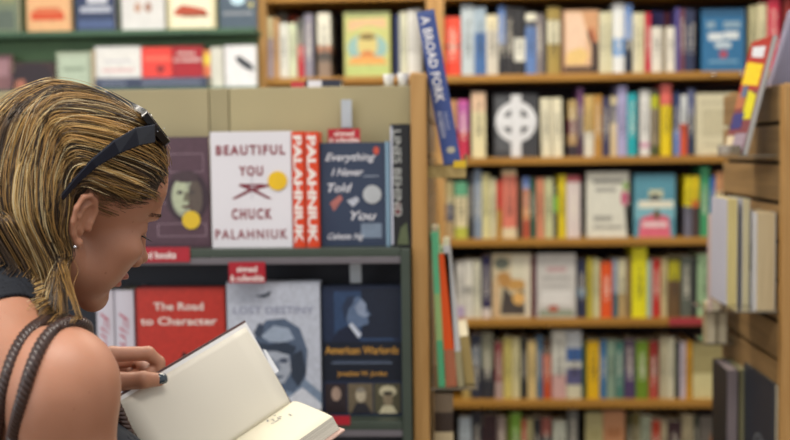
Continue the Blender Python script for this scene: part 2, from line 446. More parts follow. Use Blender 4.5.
far_row('B', 'second shelf', [
    (446.5, 457, 100, 'orange brown|orange', '8d3a34;0.5:c79468'), (458, 468.5, 100, 'magenta over red|magenta', 'bb2b4a;0.45:b55a9e;0.95:d65ba0'),
    (471.5, 485.5, 92, 'fat cream|cream', 'dcd3a8;0.7:e0bfa0'),
    (494, 538, 94, 'grey book with white ringed cross facing out, second shelf', '44464a', {'face': f_cross}),
    (541.5, 552, 98, 'chalk white|white', 'dcd7bd', {'tilt': -1.2}), (553, 563, 98, 'pale cream|cream', 'e2dcc0', {'tilt': -1.2}),
    (568.5, 577, 100, 'mottled brown|brown', '3a3038;0.2:b08f62;0.4:6a2f3a;0.65:b39a66'),
    (577.5, 583.5, 88, 'tall purple|purple', '4a2f45;0.6:6a3f6a'),
    (584, 594, 95, 'golden over white|gold', 'd9d5c4;0.4:c9ab6a'), (594.5, 602, 95, 'golden brown|gold', 'b5863c'),
    (602.5, 610, 97, 'inky purple|purple', '3e3a58'), (610.5, 617, 96, 'beige, dark topped|beige', 'd8c39a;0.55:6c6a72;0.85:cfc29a'),
    (617.5, 627, 86, 'tall lavender|lavender', 'a8a4cc'), (627.5, 637, 93, 'bright teal|teal', '17a3ae'),
    (637.2, 639.5, 96, 'hair-thin black|black', '2a1d2a'), (640, 650, 90, 'bright white|white', 'dcdcd8;0.12:d0a0b8;0.2:e0e0dc'),
    (651, 659, 90, 'olive and yellow|olive', '4a5228;0.15:8c7f66;0.72:b5b820;0.92:5a5a4a'),
    (661, 671.5, 84, 'yellow, salmon topped|yellow', 'e2c80a;0.7:e06a60'), (674, 680.5, 92, 'slate blue|blue', '6f86c0;0.4:2f3d6a'),
    (681, 687.5, 95, 'white over orange|white', 'd4552e;0.52:d3d8d8'), (688, 695, 89, 'dark slate|slate', '2a3550;0.6:5d6488'),
    (696.5, 735, 93, 'cream face-out book with thin lines, second shelf right end', 'd6cfb0', {'face': f_cream}),
    (737, 744, 95, 'tawny brown|brown', '8c6a38'),
], 'books on the second shelf of the oak bookcase')
far_row('C', 'third shelf', [
    (444.5, 453, 181, 'cream, navy banded|cream', 'c9b184;0.3:3c4468;0.6:c9c08f'), (454.5, 467, 182, 'cream, green topped|green', 'b8bd4a;0.2:dcd0a8;0.75:62a882'),
    (468, 473.5, 173, 'charcoal black|black', '38393c'), (474, 481.5, 170, 'cool steel blue|steel', '8494a8'),
    (482, 489.5, 174, 'buttery cream|cream', 'd8d29a'), (490, 496.5, 178, 'greyish cream|cream', 'cfc9a4'),
    (497, 501.5, 181, 'red over gold|red', 'b8862c;0.5:c83a2c'), (502, 516.5, 170, 'fat salmon pink|salmon', 'd9cba8;0.15:d87a66;0.92:dcc39a'),
    (519, 522.5, 180, 'slim dark brown|brown', '5c4a38'), (523, 529.5, 177, 'orange, blue topped|orange', 'b5533a;0.3:d78a4a;0.5:c06c48;0.8:6a86c4'),
    (530, 535.5, 178, 'bottle green|green', '2d5a48'), (536.5, 544, 178, 'terracotta pink|pink', 'd08a6a'),
    (544.5, 553.5, 178, 'celery green|green', 'c2c498'), (554, 557.5, 186, 'black, lime topped|lime', '3a3a36;0.5:6ac03c;0.8:2e4a38'),
    (558, 566, 175, 'lemon yellow|yellow', 'd8c31a'), (566.5, 580.5, 176, 'white, pink edged|white', 'd8ccc9;0.9:b55560'),
    (587, 629, 172, 'white face-out book with pink flower, third shelf', 'dcdccf', {'face': f_white}),
    (634.5, 675.5, 174, 'teal face-out book with pink lower half, third shelf', '5a97ab', {'face': f_bluepink}),
    (685, 692, 176, 'yellow over grey|yellow', '6f6f80;0.5:e0cf10'), (692.5, 699.5, 176, 'yellow over brown|yellow', '4a3a38;0.48:d8742c;0.6:dfc812'),
    (700.5, 709.5, 167, 'tall sea green|green', '3f9a66'), (710, 715.5, 176, 'royal blue|blue', '3a6cb4'), (716, 723, 172, 'peach topped cream|peach', 'd6c29a;0.7:d69a6a'),
], 'books on the third shelf of the oak bookcase')
far_row('D', 'fourth shelf', [
    (446, 455, 262, 'wide black|black', '33333c'), (456, 464, 261, 'white, lilac footed|white', 'b8a8cc;0.2:dad8d0'), (464.5, 472.5, 260, 'white, grey marked|white', 'd8d6cc;0.4:8a8a88;0.55:dddbd0'),
    (473, 481, 260, 'yellowish white|cream', 'd8d6c0'), (482, 490.5, 256, 'midnight purple|purple', 'd8cfc8;0.16:2b2550'),
    (492, 531, 254, 'face-out book with ochre and black collage cover, fourth shelf', 'cdbf9e', {'face': f_collage}),
    (532, 535.5, 256, 'thin burgundy|burgundy', '6a3040'),
    (537, 576, 254, 'pale grey face-out book with faint pink title, fourth shelf', 'c9c7c3', {'face': f_grey}),
    (577.5, 586, 259, 'navy, blue spotted|navy', '2a2f4a;0.35:4a7090;0.5:2a2f4a'), (587, 592.5, 258, 'mustard|mustard', 'bfb23a'), (593, 600, 259, 'wheat cream|cream', 'd2cfa0'),
    (601, 612, 262, 'vivid orange|orange', 'e0561c'), (612.5, 618, 259, 'powder blue|blue', '3f6878;0.4:9fb0c4'), (618.5, 626, 259, 'oatmeal|oatmeal', 'b59c6a;0.4:d5cfac'),
    (626.5, 631, 258, 'walnut brown|brown', '8a7048'), (632, 647, 247, 'tall bright yellow|yellow', 'e4de12'), (647.5, 652, 260, 'icy blue|pale', 'a8c0b8'),
    (652.5, 660.5, 259, 'scarlet|red', 'c02c24'), (661, 667.5, 258, 'sandy cream|sand', 'c9b98a'), (668.5, 680, 256, 'brown, olive labelled|olive', '6a5030;0.6:b0a818;0.92:5a5220'),
    (681, 692, 256, 'dull grey green|grey', '5c6258'), (692.5, 697, 258, 'slender black|black', '26262a'), (697.5, 712, 254, 'mint green|mint', '9fc094'),
    (713, 722, 256, 'rosy grey|grey', 'b09a9a'),
], 'books on the fourth shelf of the oak bookcase')
far_row('E', 'fifth shelf', [
    (462, 470, 338, 'olive tan|tan', 'b09a5a'), (470.5, 481, 334, 'blue black|black', '2c3040;0.5:5c6878;0.8:33384a'), (481.5, 493, 333, 'stone grey|grey', '2e3038;0.45:8c8c78'),
    (495, 502.5, 342, 'dusty maroon|maroon', 'b8a09a;0.3:8c4648'), (503, 512, 338, 'pale yellow|yellow', 'd2c470'), (512.5, 520, 338, 'straw cream|cream', 'd8d0a0'),
    (520.5, 527, 337, 'jet black|black', '26282a'), (527.5, 536.5, 341, 'light tan|tan', 'd8bf82'), (537, 542.5, 336, 'denim blue|blue', '4a7090'),
    (543, 551, 340, 'rust red|red', 'c4502c;0.75:5a4030'), (552, 566, 331, 'white, pink footed|white', 'd0a8a4;0.35:d6d6cc'), (566.5, 581.5, 331, 'white, blue patched|white', 'd2cfb4;0.2:5a5a84;0.45:d2d2c8;0.55:3f66a4;0.75:c2c8cc'),
    (582, 586.5, 341, 'dark forest|green', '2c4a2e'), (587, 599.5, 341, 'golden yellow|yellow', 'e2b60c'), (600, 606.5, 340, 'steel blue|blue', '3f74a4'),
    (607, 615.5, 340, 'sage grey|sage', '86a08c'), (616, 623.5, 341, 'muted teal|teal', '4a8074'), (624, 635.5, 339, 'dusky violet|violet', '4c3a64;0.5:5a4a5c'),
    (636, 648.5, 341, 'moss green|green', '6a8c1e'), (649, 658.5, 341, 'dark red|red', 'b04a3c;0.4:8c241c'), (660, 667, 338, 'parchment|parchment', 'c4bc9c'), (667.5, 674.5, 338, 'bone white|bone', 'd4d0b4'),
    (675, 679.5, 342, 'blackish green|black', '26302e'), (680, 686, 342, 'lilac white|lilac', 'c8bcc8'), (686.5, 692, 341, 'amber|amber', 'd0960c'),
    (693, 723, 343, 'tan and cream face-out book, fifth shelf, right end', 'a59a68', {'face': f_tan}),
], 'books on the fifth shelf of the oak bookcase')
far_row('F', 'bottom shelf', [
    (459, 471, 417, 'sky white|pale', 'b4c0c8'), (471.5, 482, 412, 'coal|black', '2c2c36'),
    (482.5, 497, 414, 'dark maroon face-out book with beige top, bottom shelf', '2c1e22;0.8:b0a88a', {'face': f_plain('3a2428', '2c1c22')}),
    (497.5, 505.5, 417, 'warm grey|grey', '9c8c84'), (506, 510, 416, 'olive green|olive', '6a701e'), (510.5, 521, 413, 'leaf green|green', '6a943a;0.7:7aa83c'),
    (521.5, 526, 420, 'coral|coral', 'c8604a'), (526.5, 533, 419, 'olive cream|cream', 'b4ac7c'), (533.5, 541, 418, 'soot black|black', '2c2c30'), (541.5, 551, 418, 'black, rosy topped|black', '33303a;0.7:9c5a50'),
    (553, 566, 421, 'milky white|white', 'c4c8b8'), (568, 578, 410, 'tall slate grey|grey', '6a6a66'),
    (586, 603, 413, 'pale khaki face-out book, bottom shelf', 'b0a878', {'face': f_plain('b0a878', 'a09868')}),
    (603.5, 625, 411, 'peach brown face-out book, bottom shelf', 'c08a62', {'face': f_plain('c08a62', 'a87048')}),
    (627, 633, 414, 'dark olive|olive', '4a4420'), (633.5, 640, 412, 'khaki|khaki', '6a6030'), (640.5, 651.5, 416, 'pale sage|sage', '9ca48c'),
    (652, 660.5, 420, 'tomato red|red', 'b03c22'), (661, 667.5, 421, 'dull cream|cream', 'b4a888'), (668, 681.5, 421, 'aubergine|aubergine', '3a2026'), (682, 693.5, 415, 'clay cream|cream', 'a89c7c'),
    (694, 699, 415, 'charcoal green|charcoal', '33382e'), (700, 722, 417, 'grey face-out book with orange spot, bottom shelf', '6a645c', {'face': lambda o: art(o, [('6a645c', rect(0, 0, 1, 1)), ('a8642c', ell(.7, .6, .22, .2))])}),
], 'books on the bottom shelf of the oak bookcase')
far_row('A', 'narrow bookcase', [
    (265, 272, 17, 'lilac and cream|lilac', 'a8a4b8;0.65:d2cfa8'), (272.5, 278.5, 18, 'sandy orange|orange', 'c8a070'), (279, 288, 23, 'wide white|white', 'e2e4dc'), (288.5, 296, 23, 'white, lime edged|white', 'd8e0c0'),
    (297, 303.5, 19, 'red below, grey above|red', 'c03a44;0.55:5a5c58'), (304, 312.5, 14, 'lilac grey|lilac', '8c8898'),
    (317, 330, 13, 'white over brown|white', '8c7868;0.25:5a524c;0.4:c08c70;0.5:e2e0d0'),
    (344, 390, 12, 'yellow green face-out book with round picture, beside the leaning blue book', 'c2c47c', {'face': lambda o: art(o, [('bfc27a', rect(0, 0, 1, 1)), ('8f9a6a', rect(.02, .93, .98, .99)), ('dcb48a', [(.08, .7), (.5, .8), (.92, .75), (.9, .9), (.1, .88)]),
        ('8fb4b0', ell(.5, .45, .44, .22)), ('d0c07a', ell(.5, .5, .22, .24)), ('c87a48', ell(.5, .32, .16, .09)), ('e0a45a', [(.05, .2), (.95, .2), (.8, .32), (.2, .32)]), ('7a6838', ell(.5, .62, .18, .05)), ('b4c47a', rect(.04, .03, .96, .17))])}),
    (395, 399, 15, 'slim navy|navy', '33406a'), (399.5, 407, 12, 'pale cream green|cream', 'cfd0b8'), (407.5, 414.5, 10, 'white with grey|white', 'dcdcd8'), (415, 421, 9, 'grey white|white', 'c0c0bc'),
], 'books in the narrow oak bookcase')
far_row('A', 'narrow bookcase, rear row', [
    (277, 287, 13, 'pale grey|grey', 'a8a8a0', {'Y': 3.76, 'd': .1}), (288, 298, 16, 'orange red|red', 'd0542c', {'Y': 3.76, 'd': .1}),
], 'books in the narrow oak bookcase')

# small clear price clips on the top board, and a red tag on the fourth board
for px, py in ((713, 72), (741, 70)):
    p = P(px, py, YE)
    bm = bmesh.new(); bmesh.ops.create_uvsphere(bm, u_segments=14, v_segments=10, radius=.006)
    bx(bm, -.004, .004, .0052, .009, -.004, .004)
    o = obj('shelf_clip', bm, mat('c8ccd0', .12, metal=1.0), smooth=True, loc=(p[0], YE - .009, BZ['A'] - .012))
    tag(o, f'shiny round clip on the top oak board, {"left" if px < 730 else "right"} one under the blue book', 'clip', 'clips on the top oak board')
bm = bmesh.new(); bx(bm, 0, P(703, 318, YE)[0] - P(669, 318, YE)[0], -.002, 0, -.02, .004)
o = obj('shelf_tag', bm, mat('a8323c', .5), loc=(P(669, 318, YE)[0], YE - .0002, BZ['D'])); tag(o, 'long red tag on the edge of the fourth board', 'tag')
# ------------------------------------------------------------------ green wall display, far upper left
GREEN = mat('6f9168', .6, .08, 12); GREEND = mat('40604a', .6, .08, 12)
YG = 3.5
g = empty('green_display_rack', (P(120, 40, YG)[0], 3.6, 0)); tag(g, 'green display rack holding two rows of face-out books, upper left', 'rack')
def gpart(nm, x0, x1, y0, y1, z0, z1, m, bev=.002):
    bm = bmesh.new(); c = g.location; bx(bm, x0 - c.x, x1 - c.x, y0 - c.y, y1 - c.y, z0 - c.z, z1 - c.z); return obj(nm, bm, m, g, bevel=bev)
gx0, gx1 = P(-130, 40, YG)[0], P(257, 40, YG)[0]
zr1, zr2 = P(120, 31, YG)[2], P(120, 89, YG)[2]
gpart('back_panel', gx0, gx1, YG + .09, YG + .11, 0.05, 2.35, GREEN)
gpart('ledge', gx0, gx1, YG - .03, YG + .09, zr1 - .018, zr1, GREEND); gpart('ledge', gx0, gx1, YG - .03, YG + .09, zr2 - .03, zr2, GREEND)
gpart('side_panel', gx0 - .02, gx0, YG - .03, YG + .11, 0, 2.35, GREEND)
gpart('base', gx0, gx1, YG - .03, YG + .09, 0, .12, GREEND)
def wall_book(x0, x1, yt, yb, z, label, c, shapes, th=.025, dy=0):
    a, b = P(x0, (yt + yb) / 2, YG + dy), P(x1, (yt + yb) / 2, YG + dy)
    h = P((x0 + x1) / 2, yt, YG + dy)[2] - z
    o = book('book', th, h, b[0] - a[0], mat(c, .5))
    o.location = (a[0], YG + dy + th / 2, z); face_out(o)
    if shapes: art(o, shapes)
    tag(o, label, 'book', 'books on the green display rack'); return o
W = wall_book
W(-26, 18, -42, 31, zr1, 'grey green book, upper left corner, above the woman', '74806a', [('8c906a', rect(.6, .4, .95, .9)), ('5d6a60', rect(.1, .05, .9, .3))])
W(26, 70, -42, 31, zr1, 'peach book with orange red title, upper green rack row', 'dba878', [('e0b080', rect(.02, .02, .98, .98)), ('d2542c', rect(.1, .16, .85, .28)), ('cf6038', rect(.2, .29, .75, .33)), ('c87a50', rect(.2, .55, .8, .8))])
W(75, 115, -42, 31, zr1, 'navy book with white title, upper green rack row', '25304e', [('2a385a', rect(0, 0, 1, 1)), ('c8ccd8', rect(.3, .38, .8, .5)), ('aeb4c4', rect(.12, .26, .9, .34)), ('4a5c86', rect(.05, .04, .95, .16))])
W(121, 164, -42, 31, zr1, 'white book with small brown drawing, upper green rack row', 'd4d4d4', [('b8917c', ell(.38, .32, .08, .07)), ('a07868', ell(.62, .32, .08, .07)), ('9aa', [])][:2])
W(167, 215, -42, 31, zr1, 'cream book with red brown picture, upper green rack row', 'd0c8a4', [('e8e2c8', rect(.08, .04, .92, .96)), ('b0482c', [(.15, .2), (.85, .2), (.8, .28), (.5, .33), (.3, .35), (.15, .27)]), ('7a4a30', rect(.3, .18, .85, .22))])
W(219, 256, -42, 31, zr1, 'dark slate book with pale blue disc, upper green rack row', '4a5868', [('485868', rect(0, 0, 1, 1)), ('bcdcec', ell(.5, .42, .2, .08)), ('8a9098', rect(.1, .2, .9, .24)), ('b0a870', ell(.85, .34, .08, .04))])
W(-20, 12, 55, 89, zr2, 'rosy brown book at the left edge, lower green rack row', '8c6468', [('a88088', rect(.1, .4, .9, .9))], dy=.03)
W(14, 55, 62, 89, zr2, 'low dark brown book just left of the pale green one', '3c2a2c', [('2c2028', ell(.45, .45, .5, .5)), ('b0705c', [(0, 0), (.3, 0), (.25, .4), (.05, .35)])])
W(57, 91, 52, 89, zr2, 'pale grey green book, lower green rack row', 'a4b09c', [('b4c4b0', rect(.08, .1, .9, .9)), ('8c9c88', rect(.2, .5, .8, .6))])
def flat_book(name, x0, x1, y0, d, z, th, c, label, m2=None, dec=None):
    bm = bmesh.new(); w = x1 - x0; t = .002
    bx(bm, -w / 2, w / 2, 0, d, 0, t); bx(bm, -w / 2, w / 2, 0, d, th - t, th); bx(bm, -w / 2, w / 2, -.0015, t, t, th - t)
    o = obj(name, bm, mat(c, .5), loc=((x0 + x1) / 2, y0, z)); tag(o, label, 'book')
    bm = bmesh.new(); bx(bm, -w / 2 + .003, w / 2 - .003, t, d - .003, t, th - t); obj('page_block', bm, PAGEZ, o)
    o['_w'] = w; o['_h'] = th; o['_d'] = d
    return o
xa, xb = P(97, 83, YG)[0], P(209, 83, YG)[0]
zf = zr2; th1 = P(150, 78, YG)[2] - zr2
o = flat_book('book', xa, xb, YG - .02, .1, zf, th1, '3c4660', 'long slate blue book lying flat under the red and white books on the green rack')
for k in range(3):
    art(o, [('8a94ac', rect(.05, .2 + k * .25, .28, .28 + k * .25)), ('8a94ac', rect(.42, .2 + k * .25, .95, .28 + k * .25))], face='spine', name='small_print')
zz = zf + th1 + .0005
W(95, 141, 46, 78, zz, 'white book lying on its side edge beside the red one, green rack', 'd4d6d6', [('e2e2e0', rect(.03, .05, .97, .95)), ('d8b8b8', rect(.15, .2, .85, .3)), ('c8c8d0', rect(.2, .5, .8, .56))])
W(141.5, 172, 47, 78, zz, 'bright red book on top of the flat slate blue book', 'd4342e', [('e8443a', rect(.02, .02, .98, .98)), ('8c2a2c', ell(.62, .28, .14, .14)), ('ec6a58', rect(.1, .55, .95, .7))])
o = W(172.5, 203, 46, 78, zz, 'dark red book with white lettering on top of the flat slate blue book', 'a01c28', [('a81e2a', rect(.01, .01, .99, .99))])
cover_text(o, 'signed', .45, .78, .12, 'f0e8e4', .55, bold=.02); cover_text(o, '& collectible', .5, .57, .12, 'f0e8e4', .9, bold=.02)
W(204, 210, 50, 78, zz, 'thin book with yellow and orange cover beside the dark red book', 'e08a50', [('e8d04a', rect(0, .45, 1, .85)), ('e07a50', rect(0, .05, 1, .4))])
W(211, 223, 47, 89, zr2, 'narrow off-white book on the green rack, next to the leaf cover', 'd0d0c6', None)
W(225, 256, 45, 89, zr2, 'white book with black leaf shape, right end of the green rack', 'dcdce2', [('e4e4e8', rect(.02, .02, .98, .98)), ('2a3038', [(.3, .72), (.5, .74), (.85, .55), (.98, .38), (.7, .42), (.45, .56)])])
W(92, 96, 50, 78, zr2 + .0, 'sliver of cream book left of the white book on the green rack', 'c8b89a', None)

# ------------------------------------------------------------------ near display rack of hardbacks
YD = 1.95
TAN = mat('a59a77', .6, .04, 6); STEELG = mat('3f4a41', .45, .06, 20); CHAN = mat('6c686e', .35, .05, 20); DKB = mat('34363f', .6, .08, 8)
d = empty('display_rack', (P(200, 300, YD)[0], YD + .06, 0)); tag(d, 'display rack with tan header and grey green steel shelves behind the woman', 'rack')
def dpart(nm, x0, x1, y0, y1, z0, z1, m, bev=.0015, label=None):
    bm = bmesh.new(); c = d.location; bx(bm, x0 - c.x, x1 - c.x, y0 - c.y, y1 - c.y, z0, z1); o = obj(nm, bm, m, d, bevel=bev)
    if label: o['label'] = label
    return o
dx0, dx1 = P(-110, 250, YD)[0], P(410.5, 250, YD - .02)[0]
zh = P(250, 88, 2.03)[2]                                    # top of the tan header
zs1 = P(250, 247, YD)[2]; zs2 = P(370, 415.5, YD)[2]; zs3 = zs2 - (zs1 - zs2)
YK = 2.03
seams = [dx0, P(209, 110, YK)[0], P(229, 110, YK)[0], dx1]
for i in range(3):
    dpart('header_panel', seams[i] + .0008, seams[i + 1] - .0008, YK, YK + .02, zs1 - .02, zh, mat(['a59a77', '9c9270', 'a89d78'][i], .6, .04, 6))
dpart('back_panel', dx0, dx1, YK, YK + .02, 0, zs1 - .021, DKB)
for z in (zs1, zs2, zs3):
    dpart('shelf', dx0, dx1 - .0162, YD - .045, YK, z - .003, z, STEELG)
    dpart('shelf_lip', dx0, dx1 - .0162, YD - .048, YD - .045, z - .014, z + .0005, STEELG)
    dpart('price_channel', dx0, dx1 - .0162, YD - .047, YD - .043, z - .027, z - .0145, CHAN)
dpart('upright', dx1 - .016, dx1, YD - .052, YK + .02, 0, zs1 - .001, STEELG)
dpart('upright', dx0 - .016, dx0, YD - .052, YK + .02, 0, zh, STEELG)
dpart('base', dx0, dx1, YD - .03, YK, 0, .1, STEELG)

def disp_book(x0, x1, yt, z, label, c, th=.028, dy=0.0, grp=None, hard=True, cat='book'):
    a, b = P(x0, yt, YD + dy), P(x1, yt, YD + dy)
    h = (a[2] + b[2]) / 2 - z
    o = book('book', th, h, b[0] - a[0], mat(c, .35, .03, 8, coat=.25), hard=hard)
    o.location = (a[0], YD + dy + th / 2, z); face_out(o)
    tag(o, label, cat, grp); return o
def spine_book(x0, x1, yt, z, label, c, dd=.06, dy=0.0, grp=None):
    a, b = P(x0, yt, YD + dy), P(x1, yt, YD + dy)
    h = (a[2] + b[2]) / 2 - z
    o = book('book', b[0] - a[0], h, dd, mat(c, .4, .03, 8))
    o.location = ((a[0] + b[0]) / 2, YD + dy, z); tag(o, label, 'book', grp); return o

# purple brown memoir with a half-lit face
o = disp_book(128, 208.6, 137, zs1, 'purple brown book with a round-cornered face portrait and yellow sticker', '4c3440')
art(o, [('543a46', rect(.02, .02, .98, .98)), ('8c7480', rect(.34, .1, .95, .22)), ('543a46', rect(.355, .108, .935, .212)), ('8c7480', rect(.5, .68, .93, .85)), ('543a46', rect(.51, .687, .92, .843)),
        ('8c7480', [(.3, .4), (.48, .4), (.48, .41), (.3, .41)]), ('382630', ell(.72, .46, .27, .235, 24)), ('9aa08c', ell(.7, .46, .18, .19, 24)), ('b4bc9e', ell(.64, .47, .1, .15)), ('5c5048', ell(.82, .45, .09, .16)),
        ('4a4440', ell(.63, .5, .04, .018)), ('4a4440', ell(.78, .5, .04, .018)), ('6e6a58', [(.69, .5), (.73, .5), (.75, .42), (.67, .42)]), ('5a4038', ell(.71, .37, .06, .014)), ('46343a', ell(.7, .64, .17, .05))], name='portrait_print', label='printed portrait of a face lit from one side')
art(o, [], name='x') if 0 else None
cover_text(o, 'A STORY TOLD', .715, .78, .035, '8c7480', .3, name='subtitle_lettering') if 0 else None
bm = bmesh.new(); bmesh.ops.create_circle(bm, cap_ends=True, segments=32, radius=.0165)
bmesh.ops.transform(bm, matrix=Matrix.Translation((o['_w'] / 2 + .0032, .765 * o['_d'], .25 * o['_h'])) @ Matrix.Rotation(PI / 2, 4, 'Y'), verts=bm.verts)
obj('sticker', bm, mat('e0bc28', .4), o)['label'] = 'round yellow sticker'

# white cover with red letters
o = disp_book(210, 290.5, 131.5, zs1, 'white book with dark red spaced capitals and crossed red mark', 'e4e2e8', th=.03, dy=-.012)
R_ = '8c2a3a'
cover_text(o, 'BEAUTIFUL', .5, .845, .082, R_, .86, space=1.3, bold=.03); cover_text(o, 'YOU', .5, .665, .082, R_, .3, space=1.25, bold=.03)
cover_text(o, 'CHUCK', .5, .295, .09, R_, .5, space=1.35, bold=.03, name='author_lettering'); cover_text(o, 'PALAHNIUK', .49, .12, .085, R_, .9, space=1.3, bold=.012, name='author_lettering')
art(o, [('7c2233', [(.25, .425), (.3, .42), (.52, .49), (.74, .53), (.72, .55), (.5, .515)]), ('7c2233', [(.76, .42), (.7, .42), (.5, .49), (.34, .535), (.37, .555), (.52, .515)]),
        ('7c2233', rect(.36, .53, .66, .55)), ('a8a4b0', rect(.505, .42, .512, .63))], name='crossed_mark')
bm = bmesh.new(); bmesh.ops.create_circle(bm, cap_ends=True, segments=32, radius=.0172)
bmesh.ops.transform(bm, matrix=Matrix.Translation((o['_w'] / 2 + .003, .83 * o['_d'], .575 * o['_h'])) @ Matrix.Rotation(PI / 2, 4, 'Y'), verts=bm.verts)
obj('sticker', bm, mat('eec21e', .4), o)['label'] = 'round yellow sticker'
for k, (xa, xb, nm) in enumerate(((291.5, 303.8, 'left, touching the white book'), (305, 318, 'right, touching the navy book'))):
    o = spine_book(xa, xb, 131.5 + k * .3, zs1, f'orange red spine with white capitals, {nm}', 'e0451c', dy=-.012, grp='pair of orange red spines')
    cover_text(o, 'PALAHNIUK', .5, .5, .66, 'f2ece6', .93, name='author_lettering', face='spine', space=.95, bold=.03)
# navy cover with hand-written title
o = disp_book(320, 384.5, 142.5, zs1, 'navy book with white handwritten title and grey round seal', '2c3a54', th=.026)
Wc = 'dcdce4'
for s, u, v, hf, wf, sh in (('Everything', .47, .865, .075, .78, .35), ('I Never', .42, .72, .075, .5, .35), ('Told', .3, .57, .085, .38, .3), ('You', .66, .3, .09, .4, .35), ('Celeste Ng', .38, .1, .06, .56, .35)):
    cover_text(o, s, u, v, hf, Wc, wf, shear=sh, bold=.012, name='title_lettering' if 'Ng' not in s else 'author_lettering')
for sh_, nm_ in ((('7c8ca0', rect(.62, .08, .94, .22)), 'blurb_box'), (('c8503c', ell(.87, .92, .045, .04)), 'publisher_mark'), (('9aa4b4', rect(.66, .67, .9, .68)), 'small_print'), (('b06a64', [(.14, .42), (.3, .5), (.34, .46), (.2, .34)]), 'pink_brush_stroke'), (('b8bcc8', [(.4, .44), (.56, .48), (.6, .44), (.5, .38)]), 'grey_brush_stroke')):
    art(o, [sh_], name=nm_)
bm = bmesh.new(); bmesh.ops.create_circle(bm, cap_ends=True, segments=32, radius=.0165)
bmesh.ops.transform(bm, matrix=Matrix.Translation((o['_w'] / 2 + .003, .8 * o['_d'], .5 * o['_h'])) @ Matrix.Rotation(PI / 2, 4, 'Y'), verts=bm.verts)
obj('seal', bm, mat('b8bcc0', .4), o)['label'] = 'round pale grey seal'
# slim pale blue book edge and dark spine
o = spine_book(385.2, 389.5, 141.5, zs1, 'slim pale blue spine between navy book and dark spine', '8fb0c8', dy=.0)
o = spine_book(390.2, 409.5, 124, zs1, 'tall black spine with grey capitals beside the wood post', '15161b', dy=-.02, dd=.1)
cover_text(o, 'JAMES SMITH', .4, .58, .42, 'b8b8b4', .7, name='title_lettering', face='spine', bold=.01) if 0 else cover_text(o, 'LINES BEHIND', .36, .6, .42, 'aeb0ac', .7, name='title_lettering', face='spine', bold=.01)
for sh_, nm_ in ((('5a6446', [(.3, .02), (.9, .02), (.8, .2), (.5, .16)]), 'green_patch'), (('6a3a40', rect(.2, .26, .5, .36)), 'red_patch'), (('c8ccdc', rect(.0, .02, .1, .98)), 'pale_edge')):
    art(o, [sh_], face='spine', name=nm_)
# shelf talker tags
def talker(x0, x1, y0, y1, Y, lines, label, z=None):
    a, b = P(x0, y1, Y), P(x1, y0, Y); w, h = b[0] - a[0], b[2] - a[2]
    bm = bmesh.new(); bx(bm, -w / 2, w / 2, 0, .0015, 0, h)
    o = obj('shelf_talker', bm, mat('ab1c2c', .4), loc=((a[0] + b[0]) / 2, Y, a[2])); tag(o, label, 'sign', 'red shelf talkers')
    for s, v, hf, wf in lines:
        M = Matrix(((1, 0, 0, 0), (0, 0, -1, -.0006), (0, 1, 0, v * h), (0, 0, 0, 1)))
        text_mesh(s, mat('f0e6e2', .5), o, M, 'lettering', hf * h, wf * w, bold=.02)
    return o
t1 = talker(328, 360, 128.5, 143.5, YD + .03, (('signed', .68, .32, .6), ('& collectible', .24, .32, .92)), 'small red sign clipped above the navy handwritten book')
talker(229, 265, 262, 283, YD - .049, (('signed', .68, .3, .55), ('& collectible', .24, .3, .92)), 'small red sign hanging above the grey pilot book')
talker(118, 189.5, 247, 262.5, YD - .051, (('signed books', .5, .48, .62),), 'long red sign on the shelf edge right of her nose')
def clip(x0, x1, y0, y1, Y, label):
    a, b = P(x0, y1, Y), P(x1, y0, Y)
    bm = bmesh.new(); w = b[0] - a[0]; bx(bm, 0, w, 0, .002, 0, b[2] - a[2]); bx(bm, 0, w, 0, .012, 0, .002); bx(bm, w * .3, w * .7, -.001, 0, .004, (b[2] - a[2]) * .5)
    o = obj('sign_holder', bm, mat('b4bcc4', .12, .03, coat=1.0), loc=(a[0], Y, a[2])); tag(o, label, 'sign holder', 'clear sign holders')
clip(341.5, 351.5, 99.5, 129, YD + .06, 'clear plastic holder standing behind the red sign above the navy book')
clip(350, 361, 256, 284, YD + .02, 'clear plastic holder above the dark blue portrait book')

# second row
for xa, xb, nm in ((96, 113, 'left'), (114.5, 133, 'right')):
    o = spine_book(xa, xb, 290, zs2, f'pale spine with pink script, {nm} one of the pair under her chin', 'd0ccd8', dd=.09, grp='pale spines with pink script')
    cover_text(o, 'You & Yours', .5, .5, .4, 'c07888', .6, name='title_lettering', face='spine', shear=.3) if 0 else cover_text(o, 'Finale', .5, .55, .5, 'c07888', .55, name='title_lettering', face='spine', shear=.3)
o = disp_book(135.5, 224.5, 288, zs2, 'red book with white serif title, behind the open page', 'b02a20')
art(o, [('b93024', rect(.02, .01, .98, .99)), ('9c2018', rect(.0, 0, .02, 1))], name='cover_print')
art(o, [('2c1414', ell(.53, .44, .06, .022)), ('2c1414', ell(.53, .475, .025, .025)), ('2c1414', rect(.46, .38, .6, .44))], name='lantern_mark').location.x = .0002
art(o, [('d0a040', ell(.88, .52, .1, .07))], name='gold_seal').location.x = .0002
cover_text(o, 'The Road', .48, .86, .062, 'ecdcd4', .56, bold=.018); cover_text(o, 'to Character', .48, .745, .062, 'ecdcd4', .86, bold=.018)
o = disp_book(226.5, 319.5, 282, zs2, 'pale grey blue book with pilot in leather flying helmet', 'b4bac8', dy=-.01)
